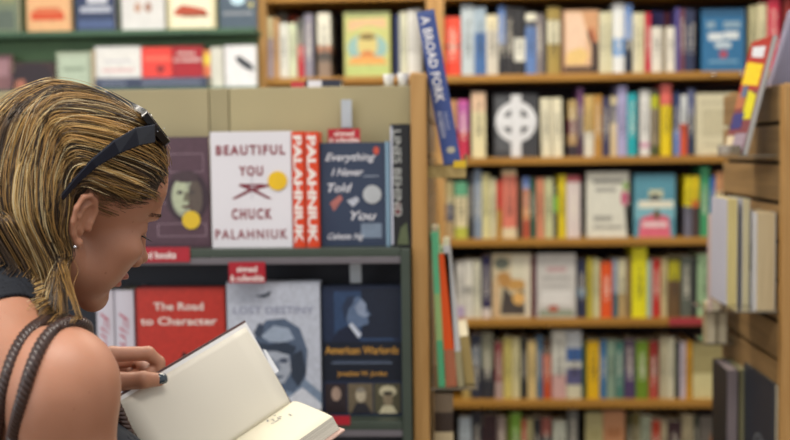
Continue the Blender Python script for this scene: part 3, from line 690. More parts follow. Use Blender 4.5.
art(o, [('bcc2d0', rect(0, 0, 1, 1)), ('7a8ca4', [(.2, .0), (1, .0), (1, .18), (.8, .3), (.3, .3)]), ('52627a', [(.25, .32), (.3, .62), (.42, .72), (.62, .73), (.78, .66), (.86, .5), (.84, .3), (.7, .18), (.6, .2), (.4, .2)]),
        ('9aa8bc', [(.36, .6), (.5, .68), (.66, .66), (.72, .58), (.6, .55), (.45, .56)]), ('3a465a', [(.28, .62), (.34, .7), (.4, .68), (.36, .58)]), ('2e3a4c', [(.3, .56), (.45, .54), (.62, .56), (.74, .52), (.7, .46), (.5, .49), (.34, .5)]),
        ('a4acba', [(.36, .49), (.52, .49), (.66, .46), (.68, .34), (.6, .25), (.48, .25), (.38, .34)]), ('4a5468', ell(.44, .42, .05, .02)), ('4a5468', ell(.6, .42, .05, .02)), ('7c8698', [(.5, .42), (.55, .42), (.57, .35), (.48, .35)]),
        ('5c6678', ell(.53, .3, .07, .012)), ('2e3848', [(.68, .46), (.8, .5), (.84, .34), (.76, .22), (.68, .3)]), ('d0d4de', [(.2, .1), (.45, .2), (.6, .12), (.8, .22), (1, .1), (1, .0), (.2, .0)]), ('8c7848', rect(.28, .015, 1, .05)),
        ('4a5260', [(.3, .9), (.42, .915), (.48, .94), (.46, .9), (.4, .885)])], name='pilot_print', label='printed picture of a helmeted pilot')
cover_text(o, 'LOST DESTINY', .5, .795, .055, '8c90a8', .86)
cover_text(o, 'Flying High', .73, .745, .022, '9aa0b4', .4, name='subtitle_lettering') if 0 else None
o = disp_book(321, 401, 286, zs2, 'dark blue book with man in profile and three small portraits', '1c2a44', dy=.0)
art(o, [('1e2c48', rect(0, 0, 1, 1)), ('2e466a', rect(.16, .58, .9, .96)), ('1a2438', rect(.5, .6, .98, .98)), ('18223a', [(.1, .56), (.2, .66), (.34, .7), (.5, .56)]), 
        ('5c7090', [(.32, .72), (.3, .82), (.36, .9), (.48, .92), (.56, .87), (.57, .82), (.62, .78), (.58, .765), (.59, .71), (.5, .69), (.42, .68)]), ('8c9ab4', [(.42, .84), (.5, .9), (.56, .86), (.55, .8), (.6, .78), (.54, .76), (.46, .78)]),
        ('26344e', [(.3, .72), (.26, .84), (.33, .92), (.42, .93), (.4, .87), (.34, .82)]), ('c8d0e0', [(.34, .7), (.46, .6), (.5, .63), (.38, .72)]), ('0f1828', rect(0, .27, 1, .57)),
        ('2e2428', rect(.03, .02, .3, .25)), ('6c604c', rect(.32, .02, .63, .25)), ('54503c', rect(.65, .02, .98, .25)),
        ('a89080', ell(.17, .17, .06, .055)), ('2a2024', [(.07, .02), (.28, .02), (.22, .1), (.12, .1)]), ('b8ac94', ell(.48, .16, .065, .055)), ('28262c', [(.36, .02), (.62, .02), (.54, .1), (.42, .1)]), ('8a8478', ell(.48, .2, .055, .02)),
        ('c8c0a0', ell(.82, .19, .11, .045)), ('8a7c64', ell(.82, .13, .06, .06)), ('2e2c24', ell(.82, .175, .07, .015)), ('ccc4a4', [(.7, .02), (.94, .02), (.88, .08), (.76, .08)]), ('38465e', rect(.15, .42, .85, .43)), ('6a7890', rect(.12, .405, .88, .415))], name='portraits_print', label='printed profile portrait above three small portraits')
cover_text(o, 'American Warlords', .5, .51, .06, 'c8943c', .92, bold=.02); cover_text(o, 'How a high command led a nation to victory', .5, .44, .018, 'a8b0c0', .7, name='subtitle_lettering') if 0 else None
cover_text(o, 'Jonathan W. Jordan', .5, .33, .038, 'c8943c', .62, bold=.015, name='author_lettering')
# strip of the shelf edge below
talker(300, 350, 416, 425, YD - .05, (), 'red strip on the lower shelf edge by the tip of the open book')
o = flat_book('book', P(346, 430, YD)[0], P(398, 430, YD)[0], YD - .02, .09, zs3, P(370, 429, YD)[2] - zs3 if False else .02, '3c3a48', 'dark flat book on the lowest shelf of the display rack')

# on top of the tan header: a low shelf edge with flat books and paper cups
zt = zh
def top_box(x0, x1, yt, c, label, cat, dep=.08, nm='book'):
    Y = YK + .03
    dpart('header_cap', P(x0, 80, Y)[0] - .01, P(x1, 80, Y)[0] + .01, YK + .019, YK + .13, zt - .012, zt, TAN) if 0 else None
    return Y
dpart('header_cap', dx0, dx1, YK + .0201, YK + .13, zt - .015, zt, TAN)
Y2 = YK + .04
o = flat_book('book', P(306, 80, Y2)[0], P(341, 80, Y2)[0], Y2, .07, zt, .016, '20263c', 'navy book lying flat on the tan header, left of the round picture book')
art(o, [('d8d8e4', rect(.05, .1, .45, .9))], face='spine', name='label_patch')
o = flat_book('book', P(291, 80, Y2)[0], P(304.5, 80, Y2)[0], Y2, .07, zt, .013, 'b8323a', 'small red book lying flat on the tan header')
for x0, x1, yt, wh in ((383, 394, 74, 'left'), (397, 409, 73, 'right, next to the wood post')):
    a, b = P(x0, 80, Y2), P(x1, 80, Y2); r = (b[0] - a[0]) / 2; h = P(x0, yt, Y2)[2] - zt
    bm = bmesh.new(); prof = [(r * .8, 0), (r, h), (r * .92, h), (r * .74, .003)]; n = 20; rings = []
    for rr, z in prof: rings.append([bm.verts.new((rr * math.cos(2 * PI * k / n), rr * math.sin(2 * PI * k / n), z)) for k in range(n)])
    for q in range(3):
        for k in range(n): bm.faces.new((rings[q][k], rings[q][(k + 1) % n], rings[q + 1][(k + 1) % n], rings[q + 1][k]))
    bm.faces.new(rings[0][::-1]); bm.faces.new(rings[3])
    tag(obj('paper_cup', bm, mat('d8d8d6', .5), smooth=True, loc=((a[0] + b[0]) / 2, Y2 + r, zt)), f'small white cup on the tan header, {wh}', 'cup', 'white cups on the tan header')

# ------------------------------------------------------------------ slatted dividers left and right of the aisle
def divider(name, xface, side, y0, y1, ztop, label, trimw):
    """side=+1: the slats face +x"""
    r = empty(name, (xface, (y0 + y1) / 2, 0)); tag(r, label, 'divider'); cy = (y0 + y1) / 2
    def part(nm, a, b, c, d_, e, f, m, bev=.0015):
        a, b = sorted((-side * a, -side * b))
        bm = bmesh.new(); bx(bm, a, b, c - cy, d_ - cy, e, f); return obj(nm, bm, m, r, bevel=bev)
    part('end_post', 0, trimw, y0, y0 + .03, 0, ztop, OAKZ, .003); part('core', .012, trimw - .004, y0 + .03, y1, 0, ztop - .004, mat('2c211a', .8))
    z = ztop; k = 0
    while z > .1:
        zb = z - .0680
        part('slat', .0, .0119, y0 + .0305, y1, zb, z, SLATW, .0012)
        z -= .0762
    part('top_cap', .012, trimw, y0 + .0305, y1, ztop - .0039, ztop + .004, OAKZ)
    return r
YL = 1.93
xl = P(427.5, 200, YL)[0]; twl = xl - P(411.3, 200, YL)[0]
zl = P(418, 73, YL)[2]
divider('slatted_divider', xl, 1, YL, 3.2, zl, 'slatted wood divider with pale oak end post in the middle, beside the display rack', twl)
YR = 2.1
xr = P(783.5, 200, YR)[0]; zrr = P(787, 84, YR)[2]
divider('slatted_divider', xr, -1, YR, 2.56, zrr, 'slatted wood divider at the right edge with books on brackets', .04)

def bracket(x0, x1, y0, y1, z, label, m, lipside=None, group=None):
    bm = bmesh.new(); bx(bm, x0, x1, y0, y1, z - .003, z)
    if lipside == 'front': bx(bm, x0, x1, y0 - .003, y0, z - .004, z + .014)
    if lipside == 'left': bx(bm, x0 - .003, x0, y0, y1, z - .004, z + .02)
    if lipside == 'right': bx(bm, x0, x1, y0 - .003, y0, z - .022, z)
    if lipside == 'right': bx(bm, x1, x1 + .003, y0, y1, z - .004, z + .02)
    o = obj('bracket', bm, m); tag(o, label, 'bracket', group); return o
CLEAR = mat('6e6450', .15, .03, coat=1.0)
# tall blue leaning book on the left divider
Yb = 1.99
pb = P(452.5, 165.5, Yb); pt_ = P(425.2, 12.5, Yb)
ang = math.atan2(pb[0] - pt_[0], pt_[2] - pb[2]); Hh = math.hypot(pb[0] - pt_[0], pt_[2] - pb[2]); wd = (P(462, 160, Yb)[0] - P(444, 160, Yb)[0])
o = book('book', wd, Hh, .2, spine_mat([(0, '3a5090'), (.965, '4c609a')], wd, Hh), round_spine=True)
o.rotation_euler.y = -ang
o.location = (pb[0], Yb, pb[2] + wd / 2 * math.sin(ang) + .0005)
tag(o, 'tall blue spine with white capitals leaning on the slatted divider', 'book')
cover_text(o, 'A BROAD FORK', .45, .685, .5, 'e6e6ec', .56, name='title_lettering', face='spine', bold=.025, space=1.05)
cover_text(o, 'HUGH', .62, .28, .2, 'b4bcd8', .11, name='author_lettering', face='spine'); cover_text(o, 'ACHESON', .3, .265, .26, 'c8cce0', .17, name='author_lettering', face='spine', bold=.01)
art(o, [('b8b4a0', ell(.55, .09, .24, .022))], face='spine', name='emblem')
bracket(xl + .0005, pb[0] + .024, Yb - .012, Yb + .2, pb[2], 'wooden bracket under the leaning blue book', wood_mat('8a7440', 'a8935c', 'Y'), 'right')
bm = bmesh.new(); bx(bm, -.011, .011, -.002, 0, 0, .013); q = P(465.5, 172, Yb)
o = obj('price_tag', bm, mat('d8b41c', .5), loc=(pb[0] + .013, Yb - .0152, pb[2] - .004)); tag(o, 'small yellow tag at the bracket under the blue book', 'tag')
# thin leaning magazines lower down
Ym = 2.02
zb = P(450, 387, Ym)[2]
def lean(x0b, x1b, xt, yt, c, label, dd=.2, dy=0, art_=None, bands=None, th=None):
    a, b = P(x0b, 387, Ym + dy), P(x1b, 387, Ym + dy); t = P(xt, yt, Ym + dy)
    w = b[0] - a[0]; an = math.atan2(a[0] - t[0], t[2] - zb); h = math.hypot(a[0] - t[0], t[2] - zb)
    o = book('book', w, h, dd, spine_mat(bands or [(0, c)], w, h), hard=False, round_spine=False)
    o.rotation_euler.y = -an; o.location = ((a[0] + b[0]) / 2, Ym + dy, zb + w / 2 * math.sin(an) + .0004)
    tag(o, label, 'book', 'thin books leaning on the slatted divider'); return o
lean(438.5, 445.2, 431, 232, '5cc08c', 'thin green spine leaning against the slatted divider', bands=[(0, '5cc08c'), (.3, 'a8d08a'), (.6, '6cd09c')])
lean(446.2, 457, 438, 254, 'e04a14', 'orange spine with rosy foot leaning beside the green one', bands=[(0, 'b87050'), (.28, 'f25a12')])
lean(458, 464.5, 443, 246, 'c4c4c4', 'white spine leaning right of the orange one', bands=[(0, 'a8a07c'), (.25, 'd0d2d6')])
lean(465.5, 475, 459, 337, 'a8935c', 'short tan spine leaning right of the white one', dy=.02)
bracket(xl + .0005, P(478, 387, Ym)[0], Ym - .01, Ym + .21, zb, 'clear bracket under the thin leaning books', CLEAR)
z6 = .80
bracket(xl + .0005, P(457, 387, Ym)[0], Ym - .01, Ym + .19, z6, 'lower bracket on the middle slatted divider, below the thin books', CLEAR, 'right')
a, b = P(434, 393, Ym), P(453, 393, Ym); h = a[2] - z6
w_ = b[0] - a[0]
o = book('book', w_, h, .17, spine_mat([(0, 'c8b894'), (.80, '3a2c24'), (.90, '7c6c58')], w_, h, None)); o.location = ((a[0] + b[0]) / 2, Ym, z6)
tag(o, 'brown and cream banded spine on the lower bracket of the middle divider', 'book')

# right divider: leaning magazine
za = P(742, 155.5, 2.15)[2]
xb0 = P(745.5, 155, 2.15)[0]; xt0 = P(776.5, 36, 2.15)[0]; zt0 = P(776.5, 36, 2.15)[2]
an = math.atan2(xt0 - xb0, zt0 - za); H2 = math.hypot(xt0 - xb0, zt0 - za)
o = book('book', .009, H2, .15, mat('b4b4b2', .4), hard=False, round_spine=False)
o.rotation_euler.y = an; o.location = (xb0 - .0015, 2.15, za + .0055 * math.sin(an))
tag(o, 'thick magazine with red and yellow cover leaning on the right divider', 'magazine')
w, h, dd = o['_w'], o['_h'], o['_d']
bm = bmesh.new(); sh = [('7c3c44', rect(0, 0, 1, 1)), ('a82c24', rect(0, .55, 1, 1)), ('e8c81c', [(.1, .58), (.95, .62), (.95, .82), (.1, .76)]), ('d0d4dc', [(.2, .82), (.8, .86), (.85, .95), (.2, .92)]), ('d8d01c', [(.05, .3), (.5, .3), (.5, .56), (.05, .5)]),
       ('2c3478', rect(.4, .22, .95, .36)), ('9c8c9c', rect(.05, .04, .6, .18)), ('b06848', rect(.55, .4, .98, .54)), ('d8c8a8', rect(.6, .02, .98, .16)), ('4c6c8c', rect(.55, .5, .8, .6))]
ms = []
for i, (c, pts) in enumerate(sh):
    if c not in ms: ms.append(c)
    bm.faces.new([bm.verts.new((-w / 2 - .0004 - .0001 * i, u * dd, v * h)) for u, v in pts]).material_index = ms.index(c)
me = bpy.data.meshes.new('cover_art'); bm.to_mesh(me); bm.free(); link('cover_art', me, o, [mat(c, .45, .1, 120) for c in ms])
bracket(xb0 - .012, xr - .0005, 2.14, 2.31, za, 'clear bracket under the leaning magazine on the right divider', CLEAR, 'left')
def edge_book(x0, x1, Y, yt, z, dd, cc, label, rz=0, shapes=None, pc=PAGE, hard=False):
    """book whose page edge looks at the aisle's near end: spine away from the camera"""
    a, b = P(x0, yt, Y), P(x1, yt, Y); w = b[0] - a[0]; h = (a[2] + b[2]) / 2 - z
    r = book('book', w, h, dd, mat(cc, .45, .03, 10), hard=hard, round_spine=hard, mpage=pc)
    r.rotation_euler.z = PI + rz; r.location = ((a[0] + b[0]) / 2 - dd * math.sin(rz) * 1.0, Y + dd * math.cos(rz), z)
    if shapes: art(r, shapes, name='cover_marks')
    tag(r, label, 'book', 'books on the brackets of the right divider'); return r
zc = P(750, 309, 2.15)[2]
edge_book(757, 775.5, 2.13, 213, zc, .13, 'c8cad2', 'thick paperback with pale page edges, white cover and dark mark, nearest on its bracket', rz=-.12, pc=page_mat('c9b690'), shapes=[('2c4038', [(.35, .35), (.5, .38), (.5, .68), (.38, .62)])])
edge_book(742.5, 750, 2.2, 199, zc, .12, 'b4b4ba', 'thin white book with cream edges, middle of three on the right divider', pc=page_mat('d2c8a0'))
edge_book(727, 738, 2.2, 199, zc, .13, 'c0c2d2', 'white book with yellow cream edges, left of three on the right divider', pc=page_mat('d8c888'))
bracket(P(726, 300, 2.2)[0], xr - .0005, 2.12, 2.34, zc, 'clear bracket under three white books on the right divider', CLEAR)
zc2 = P(715, 312, 2.4)[2]
edge_book(712, 721, 2.42, 215, zc2, .04, 'c8b4b4', 'rosy white book behind the three white books, far end of the divider')
bracket(P(708, 312, 2.4)[0], xr - .0005, 2.41, 2.55, zc2, 'clear bracket at the far end of the right divider, behind', CLEAR)
zc3 = P(715, 343, 2.45)[2]
o = edge_book(707, 716, 2.45, 303, zc3, .04, 'b8ac88', 'short cream book tilted under the white books, right divider'); 
o = edge_book(718, 727, 2.45, 303, zc3, .04, 'a89c78', 'short tan book beside the tilted cream one, right divider')
bracket(P(705, 343, 2.45)[0], xr - .0005, 2.44, 2.55, zc3, 'short bracket under two low cream books', CLEAR)
zd = .89
o = edge_book(775, 778.8, 2.12, 385, zd, .225, '262c38', 'large dark slate book with pale round emblem, low on the right divider', hard=True,
    shapes=[('2b313d', rect(.02, .01, .98, .99)), ('6c747c', ell(.55, .42, .2, .13, 30)), ('2b313d', ell(.55, .42, .17, .105, 30)), ('6c747c', ell(.55, .44, .07, .07)), ('5c646c', rect(.2, .12, .8, .2)), ('4c545e', rect(.96, 0, .99, 1))])
edge_book(740, 748, 2.34, 370, zd, .14, '6a6440', 'olive and blue book between dark slate and black one, low on the divider', shapes=[('5c7480', rect(0, 0, .5, 1)), ('7c7448', rect(.5, 0, 1, 1))], pc=page_mat('8c8868'))
edge_book(727, 738, 2.34, 370, zd, .13, '1c2028', 'black book with pinkish edges, leftmost low on the right divider', pc=page_mat('8c8084'))
bracket(P(722, 460, 2.34)[0], xr - .0005, 2.11, 2.50, zd, 'lowest bracket in view on the right divider', CLEAR)
# grey folder on top of the right divider
bm = bmesh.new()
prism(bm, [(-.03, 0), (.10, 0), (.10, .155), (.015, .16), (-.012, .06)], 'y', 0, .03)
obj_ = obj('magazine_file', bm, mat('8a869c', .5), loc=(P(777, 84, 2.3)[0] + .014, 2.3, zrr + .0042), bevel=.004); tag(obj_, 'grey lavender file box on top of the right divider', 'file box')
# ------------------------------------------------------------------ implicit surfaces
class Grid:
    def __init__(s, lo, hi, h):
        s.lo = np.array(lo, float); s.h = h
        s.n = np.ceil((np.array(hi) - s.lo) / h).astype(int) + 1
        s.F = np.full(s.n, 0.05, np.float32)
    def block(s, lo, hi):
        a = np.clip(np.floor((np.array(lo) - s.lo) / s.h).astype(int), 0, s.n)
        b = np.clip(np.ceil((np.array(hi) - s.lo) / s.h).astype(int) + 1, 0, s.n)
        if (b <= a).any(): return None
        sl = tuple(slice(i, j) for i, j in zip(a, b))
        ax = [(s.lo[k] + s.h * np.arange(a[k], b[k])).astype(np.float32) for k in range(3)]
        return sl, ax[0][:, None, None], ax[1][None, :, None], ax[2][None, None, :]
    def comb(s, sl, d, k, mode):
        f = s.F[sl]
        if mode == 'add':
            if k <= 0: r = np.minimum(f, d)
            else:
                q = np.maximum(k - np.abs(f - d), 0) / k; r = np.minimum(f, d) - q * q * k * .25
        else:
            d = -d
            if k <= 0: r = np.maximum(f, d)
            else:
                q = np.maximum(k - np.abs(f - d), 0) / k; r = np.maximum(f, d) + q * q * k * .25
        s.F[sl] = r
    def ell(s, c, rad, M=None, k=.01, mode='add'):
        """M rows = the ellipsoid's axes in world space"""
        c = np.array(c, float); rad = np.array(rad, float); M = np.eye(3) if M is None else M
        ext = np.sqrt(((M * rad[:, None]) ** 2).sum(0)) + k + .012
        B = s.block(c - ext, c + ext)
        if B is None: return
        sl, X, Y, Z = B; X, Y, Z = X - c[0], Y - c[1], Z - c[2]
        L = [M[i][0] * X + M[i][1] * Y + M[i][2] * Z for i in range(3)]
        k0 = np.sqrt(sum((L[i] / rad[i]) ** 2 for i in range(3))); k1 = np.sqrt(sum((L[i] / rad[i] ** 2) ** 2 for i in range(3)))
        s.comb(sl, (k0 * (k0 - 1) / np.maximum(k1, 1e-6)).astype(np.float32), k, mode)
    def cone(s, a, b, ra, rb, k=.01, mode='add'):
        a = np.array(a, float); b = np.array(b, float); r = max(ra, rb) + k + .012
        B = s.block(np.minimum(a, b) - r, np.maximum(a, b) + r)
        if B is None: return
        sl, X, Y, Z = B; ba = b - a; X, Y, Z = X - a[0], Y - a[1], Z - a[2]
        t = np.clip((X * ba[0] + Y * ba[1] + Z * ba[2]) / max(ba @ ba, 1e-9), 0, 1)
        d = np.sqrt((X - t * ba[0]) ** 2 + (Y - t * ba[1]) ** 2 + (Z - t * ba[2]) ** 2) - (ra + (rb - ra) * t)
        s.comb(sl, d.astype(np.float32), k, mode)
    def chain(s, pts, rs, k=.004, mode='add'):
        for i in range(len(pts) - 1): s.cone(pts[i], pts[i + 1], rs[i], rs[i + 1], k, mode)
    def sample(s, p):
        q = (np.asarray(p) - s.lo) / s.h; i = np.clip(np.round(q).astype(int), 0, s.n - 1)
        return s.F[i[..., 0], i[..., 1], i[..., 2]]
    def mesh(s, name):
        F = s.F; S = F < 0
        c = S[:-1, :-1, :-1].astype(np.int8)
        tot = np.zeros(tuple(np.array(F.shape) - 1), np.int8)
        cn = [(i, j, k) for i in (0, 1) for j in (0, 1) for k in (0, 1)]
        sh = F.shape
        for i, j, k in cn: tot += S[i:sh[0] - 1 + i, j:sh[1] - 1 + j, k:sh[2] - 1 + k]
        I, J, K = np.nonzero((tot > 0) & (tot < 8))
        idx = np.full(tot.shape, -1, np.int32); idx[I, J, K] = np.arange(len(I))
        acc = np.zeros((len(I), 3)); cnt = np.zeros(len(I))
        for a in cn:
            for ax in range(3):
                if a[ax]: continue
                b = list(a); b[ax] = 1
                f0 = F[I + a[0], J + a[1], K + a[2]]; f1 = F[I + b[0], J + b[1], K + b[2]]
                m = (f0 < 0) != (f1 < 0); t = np.where(m, f0 / np.where(m, f0 - f1, 1), 0)
                for q in range(3): acc[:, q] += np.where(m, a[q] + (t if q == ax else 0), 0)
                cnt += m
        V = s.lo + s.h * (np.stack([I, J, K], 1) + acc / cnt[:, None])
        quads = []
        for ax in range(3):
            A = np.take(S, range(sh[ax] - 1), ax); Bq = np.take(S, range(1, sh[ax]), ax)
            g = np.stack(np.nonzero(A != Bq), 1); o1, o2 = [(1, 2), (2, 0), (0, 1)][ax]
            ok = (g[:, o1] > 0) & (g[:, o2] > 0) & (g[:, o1] < sh[o1] - 1) & (g[:, o2] < sh[o2] - 1); g = g[ok]
            def cell(d1, d2):
                h = g.copy(); h[:, o1] -= d1; h[:, o2] -= d2; return idx[h[:, 0], h[:, 1], h[:, 2]]
            Q = np.stack([cell(1, 1), cell(0, 1), cell(0, 0), cell(1, 0)], 1)
            fl = ~A[g[:, 0], g[:, 1], g[:, 2]]; Q[fl] = Q[fl][:, ::-1]
            quads.append(Q)
        Q = np.concatenate(quads); Q = Q[(Q >= 0).all(1)]
        return raw_mesh(name, V, Q)

def raw_mesh(name, V, Q, smooth=True):
    me = bpy.data.meshes.new(name); n = Q.shape[1]
    me.vertices.add(len(V)); me.vertices.foreach_set('co', V.astype(np.float32).ravel())
    me.loops.add(len(Q) * n); me.loops.foreach_set('vertex_index', Q.astype(np.int32).ravel())
    me.polygons.add(len(Q)); me.polygons.foreach_set('loop_start', np.arange(0, len(Q) * n, n, dtype=np.int32))
    me.polygons.foreach_set('loop_total', np.full(len(Q), n, np.int32))
    if smooth: me.polygons.foreach_set('use_smooth', np.ones(len(Q), bool))
    me.update(calc_edges=True); me.validate()
    return me

# ------------------------------------------------------------------ the woman: frames
def head_frame(a, p, ph):
    a, p, ph = RAD(a), RAD(p), RAD(ph)
    Fh = np.array([math.cos(a), math.sin(a), 0]); Rh = np.array([math.sin(a), -math.cos(a), 0]); Zz = np.array([0, 0, 1.])
    f = math.cos(p) * Fh - math.sin(p) * Zz; u = math.sin(p) * Fh + math.cos(p) * Zz
    return np.stack([f, math.cos(ph) * Rh - math.sin(ph) * u, math.cos(ph) * u + math.sin(ph) * Rh])
HM = head_frame(41.7, 25.4, 13.85); HO = np.array([-.4038, 1.134, 1.568])
def hw(f, r, u): return HO + np.array([f, r, u]) / 1000. @ HM          # head mm -> world
FB = np.array([.74, .6726, 0]); RB = np.array([.6726, -.74, 0]); BM = np.stack([FB, RB, [0, 0, 1]])
NB = np.array([-.462, 1.095, 1.455])
def bw(f, r, z): return NB + np.array([f, r, z]) @ BM                   # body m -> world
# open book frame
G0 = P(292, 403, 1.42); DN = np.array([-.66, -.66, -.35]); DN /= np.linalg.norm(DN)
C0 = min((P(245, 320, y) for y in np.arange(1.2, 1.7, .001)), key=lambda c: abs((c - G0) @ DN))
R0 = min((P(333, 416, y) for y in np.arange(1.2, 1.7, .001)), key=lambda c: abs((c - G0) @ DN))
WL = (C0 - G0); WLN = WL / np.linalg.norm(WL); NL = np.cross(WLN, DN); NL /= np.linalg.norm(NL)      # NL towards the reader
def page_pt(px, py, off=0.0):
    """point at pixel, `off` metres in front (+) of or behind (-) the plane of the lifted cover"""
    d = P(px, py, 1.0) - CAM_O; t = ((G0 + NL * off - CAM_O) @ NL) / (d @ NL); return CAM_O + d * t

# ------------------------------------------------------------------ body
def skin_mat():
    m = bpy.data.materials.new('skin'); m.use_nodes = True
    nt = m.node_tree; N = nt.nodes; L = nt.links; b = N['Principled BSDF']
    b.inputs['Roughness'].default_value = .48; b.inputs['Subsurface Weight'].default_value = .15
    b.inputs['Subsurface Radius'].default_value = (.01, .004, .002); b.inputs['Subsurface Scale'].default_value = .6
    tc = N.new('ShaderNodeTexCoord'); n1 = N.new('ShaderNodeTexNoise'); n1.inputs['Scale'].default_value = 14
    n2 = N.new('ShaderNodeTexVoronoi'); n2.inputs['Scale'].default_value = 55
    L.new(tc.outputs['Object'], n1.inputs['Vector']); L.new(tc.outputs['Object'], n2.inputs['Vector'])
    cr = N.new('ShaderNodeValToRGB'); e = cr.color_ramp.elements
    e[0].position = .35; e[0].color = lin('ac785e'); e[1].position = .65; e[1].color = lin('bc8870')
    L.new(n1.outputs['Fac'], cr.inputs[0])
    fr = N.new('ShaderNodeValToRGB'); e = fr.color_ramp.elements
    e[0].position = .035; e[0].color = lin('a87050'); e[1].position = .09; e[1].color = (1, 1, 1, 1)
    L.new(n2.outputs['Distance'], fr.inputs[0])
    mx = N.new('ShaderNodeMix'); mx.data_type = 'RGBA'; mx.blend_type = 'MULTIPLY'; mx.inputs[0].default_value = .35
    L.new(cr.outputs[0], mx.inputs[6]); L.new(fr.outputs[0], mx.inputs[7]); L.new(mx.outputs[2], b.inputs['Base Color'])
    n3 = N.new('ShaderNodeTexNoise'); n3.inputs['Scale'].default_value = 350; L.new(tc.outputs['Object'], n3.inputs['Vector'])
    bp = N.new('ShaderNodeBump'); bp.inputs['Strength'].default_value = .12; bp.inputs['Distance'].default_value = .001
    L.new(n3.outputs['Fac'], bp.inputs['Height']); L.new(bp.outputs[0], b.inputs['Normal'])
    return m
SKIN = skin_mat(); LIP = mat('ac6858', .4, .05, 60)

def torso(g, e=0.0, skin=True):
    z = lambda s: s + e
    g.ell(bw(-.005, 0, -.14), (z(.092), z(.15), z(.15)), BM, .03)
    g.ell(bw(0, 0, -.31), (z(.09), z(.128), z(.16)), BM, .04)
    g.ell(bw(-.012, 0, -.50), (z(.112), z(.168), z(.14)), BM, .05)
    for s in (-1, 1):
        g.cone(bw(-.02, s * .02, .015), bw(-.012, s * .125, -.035), z(.046), z(.034), .03)
        g.ell(bw(-.06, s * .075, -.12), (z(.04), z(.06), z(.08)), BM, .03)            # shoulder blade
        g.ell(bw(.064, s * .080, -.178), (z(.058), z(.06), z(.066)), BM, .03)
    g.cone(hw(-10, 0, -45), bw(-.008, 0, .0), z(.05), z(.055), .03)

FK = .84
def hf(f): return 60 + (f - 60) * FK
def build_head(g):
    fx = lambda c: (60 + (c[0] - 60) * FK if c[0] > 60 else c[0], c[1], c[2] * (.93 if c[2] < -40 else 1))
    E = lambda c, r, k=10, mode='add': g.ell(hw(*fx(c)), np.array(r) / 1000., HM, k / 1000., mode)
    K = lambda a, b, ra, rb, k=8, mode='add': g.cone(hw(*fx(a)), hw(*fx(b)), ra / 1000., rb / 1000., k / 1000., mode)
    E((-4, 0, 42), (91, 74, 71)); E((46, 0, 48), (41, 58, 44), 16); E((46, 0, -22), (44, 54, 60), 20)
    E((71, 0, -52), (22, 24, 27), 12); E((77, 0, -84), (15, 19, 14), 12)
    for s in (-1, 1):
        K((4, s * 56, -38), (72, s * 16, -86), 12, 12, 18)
        E((60, s * 40, -12), (24, 20, 18), 16); E((54, s * 34, -40), (23, 20, 27), 16)
        K((80, s * 34, 30), (90, s * 8, 32), 9, 9, 10)
    for s in (-1, 1):
        E((93, s * 31, 12), (17, 17, 11), 12, 'sub')
    E((104, 0, 22), (9, 12, 9), 8, 'sub'); K((90, 0, 20), (108, 0, -16), 5.5, 7, 7); E((111, 0, -20), (10.5, 9.5, 8.5), 5)
    for s in (-1, 1):
        E((101, s * 11.5, -25), (10, 7, 7.5), 3); E((104, s * 7, -31), (5, 3.2, 4), 2, 'sub')
        E((67, s * 33, 11), (14.5, 15, 14), 4)                                        # closed-down eyelid
        K((80.5, s * 23, 6), (75, s * 44, 4), 1.0, 1.0, 2, 'sub')
    E((94.5, 0, -48), (11.5, 21, 5.5), 3); E((92, 0, -59.5), (10.5, 18, 6), 3); K((104, -19, -54), (104, 19, -54), 1.6, 1.6, 3, 'sub'); E((88, 0, -71), (12, 16, 5), 5, 'sub')
    K((82, 0, -69), (82, 0, -69), 6, 6, 8)
    # ears
    for s in (-1, 1):
        e1 = np.array([-.90, .42 * s, .0]); e2 = np.array([-.16, 0.05 * s, .98]); o = np.array([2, 73 * s, 0.])
        q = lambda a, b, c=0: tuple(o + e1 * a * .9 + e2 * b * .88 + np.array([0, s, 0]) * c)
        hx = [(-3, 2), (-4, 16), (2, 27), (12, 31), (22, 26), (26, 12), (24, -4), (17, -17), (9, -26)]
        for i in range(len(hx) - 1): K(q(*hx[i], 2), q(*hx[i + 1], 2), 3.0, 3.0, 1.5)
        an = [(7, 22), (15, 15), (17, 3), (13, -9), (5, -14)]
        for i in range(len(an) - 1): K(q(*an[i], 1), q(*an[i + 1], 1), 2.4, 2.4, 1.5)
        Me = np.stack([e1 @ HM, np.cross(e1, e2) @ HM, e2 @ HM]); Me /= np.linalg.norm(Me, axis=1)[:, None]
        g.ell(hw(*q(10, 4, -2)), (.014, .0028, .027), Me, .002)
        K(q(5, -25, 1), q(4, -28, 1), 5.0, 4.6, 3); K(q(-3, -6, 2), q(-2, 2, 2), 3.4, 3, 2)

SH = {1: bw(-.004, .166, -.046), -1: bw(0, -.178, -.047)}
ELB = {1: np.array([-.345, 1.0, 1.115]), -1: np.array([-.60, 1.335, 1.14])}
WR = {1: R0 + DN * .185 + np.array([-.02, -.03, -.06]), -1: P(92, 391, 1.322)}
g = Grid((-.74, .83, .95), (-.07, 1.50, 1.76), .0021)
torso(g)
for s in (-1, 1):
    g.ell(SH[s], (.049, .049, .055), None, .03)
    mid = (SH[s] + ELB[s]) / 2
    g.cone(SH[s], mid, .045, .042, .02); g.cone(mid, ELB[s], .042, .036, .02)
    m2 = ELB[s] + (WR[s] - ELB[s]) * .35
    g.cone(ELB[s], m2, .036, .036, .012); g.cone(m2, WR[s], .036, .024, .012)
build_head(g)
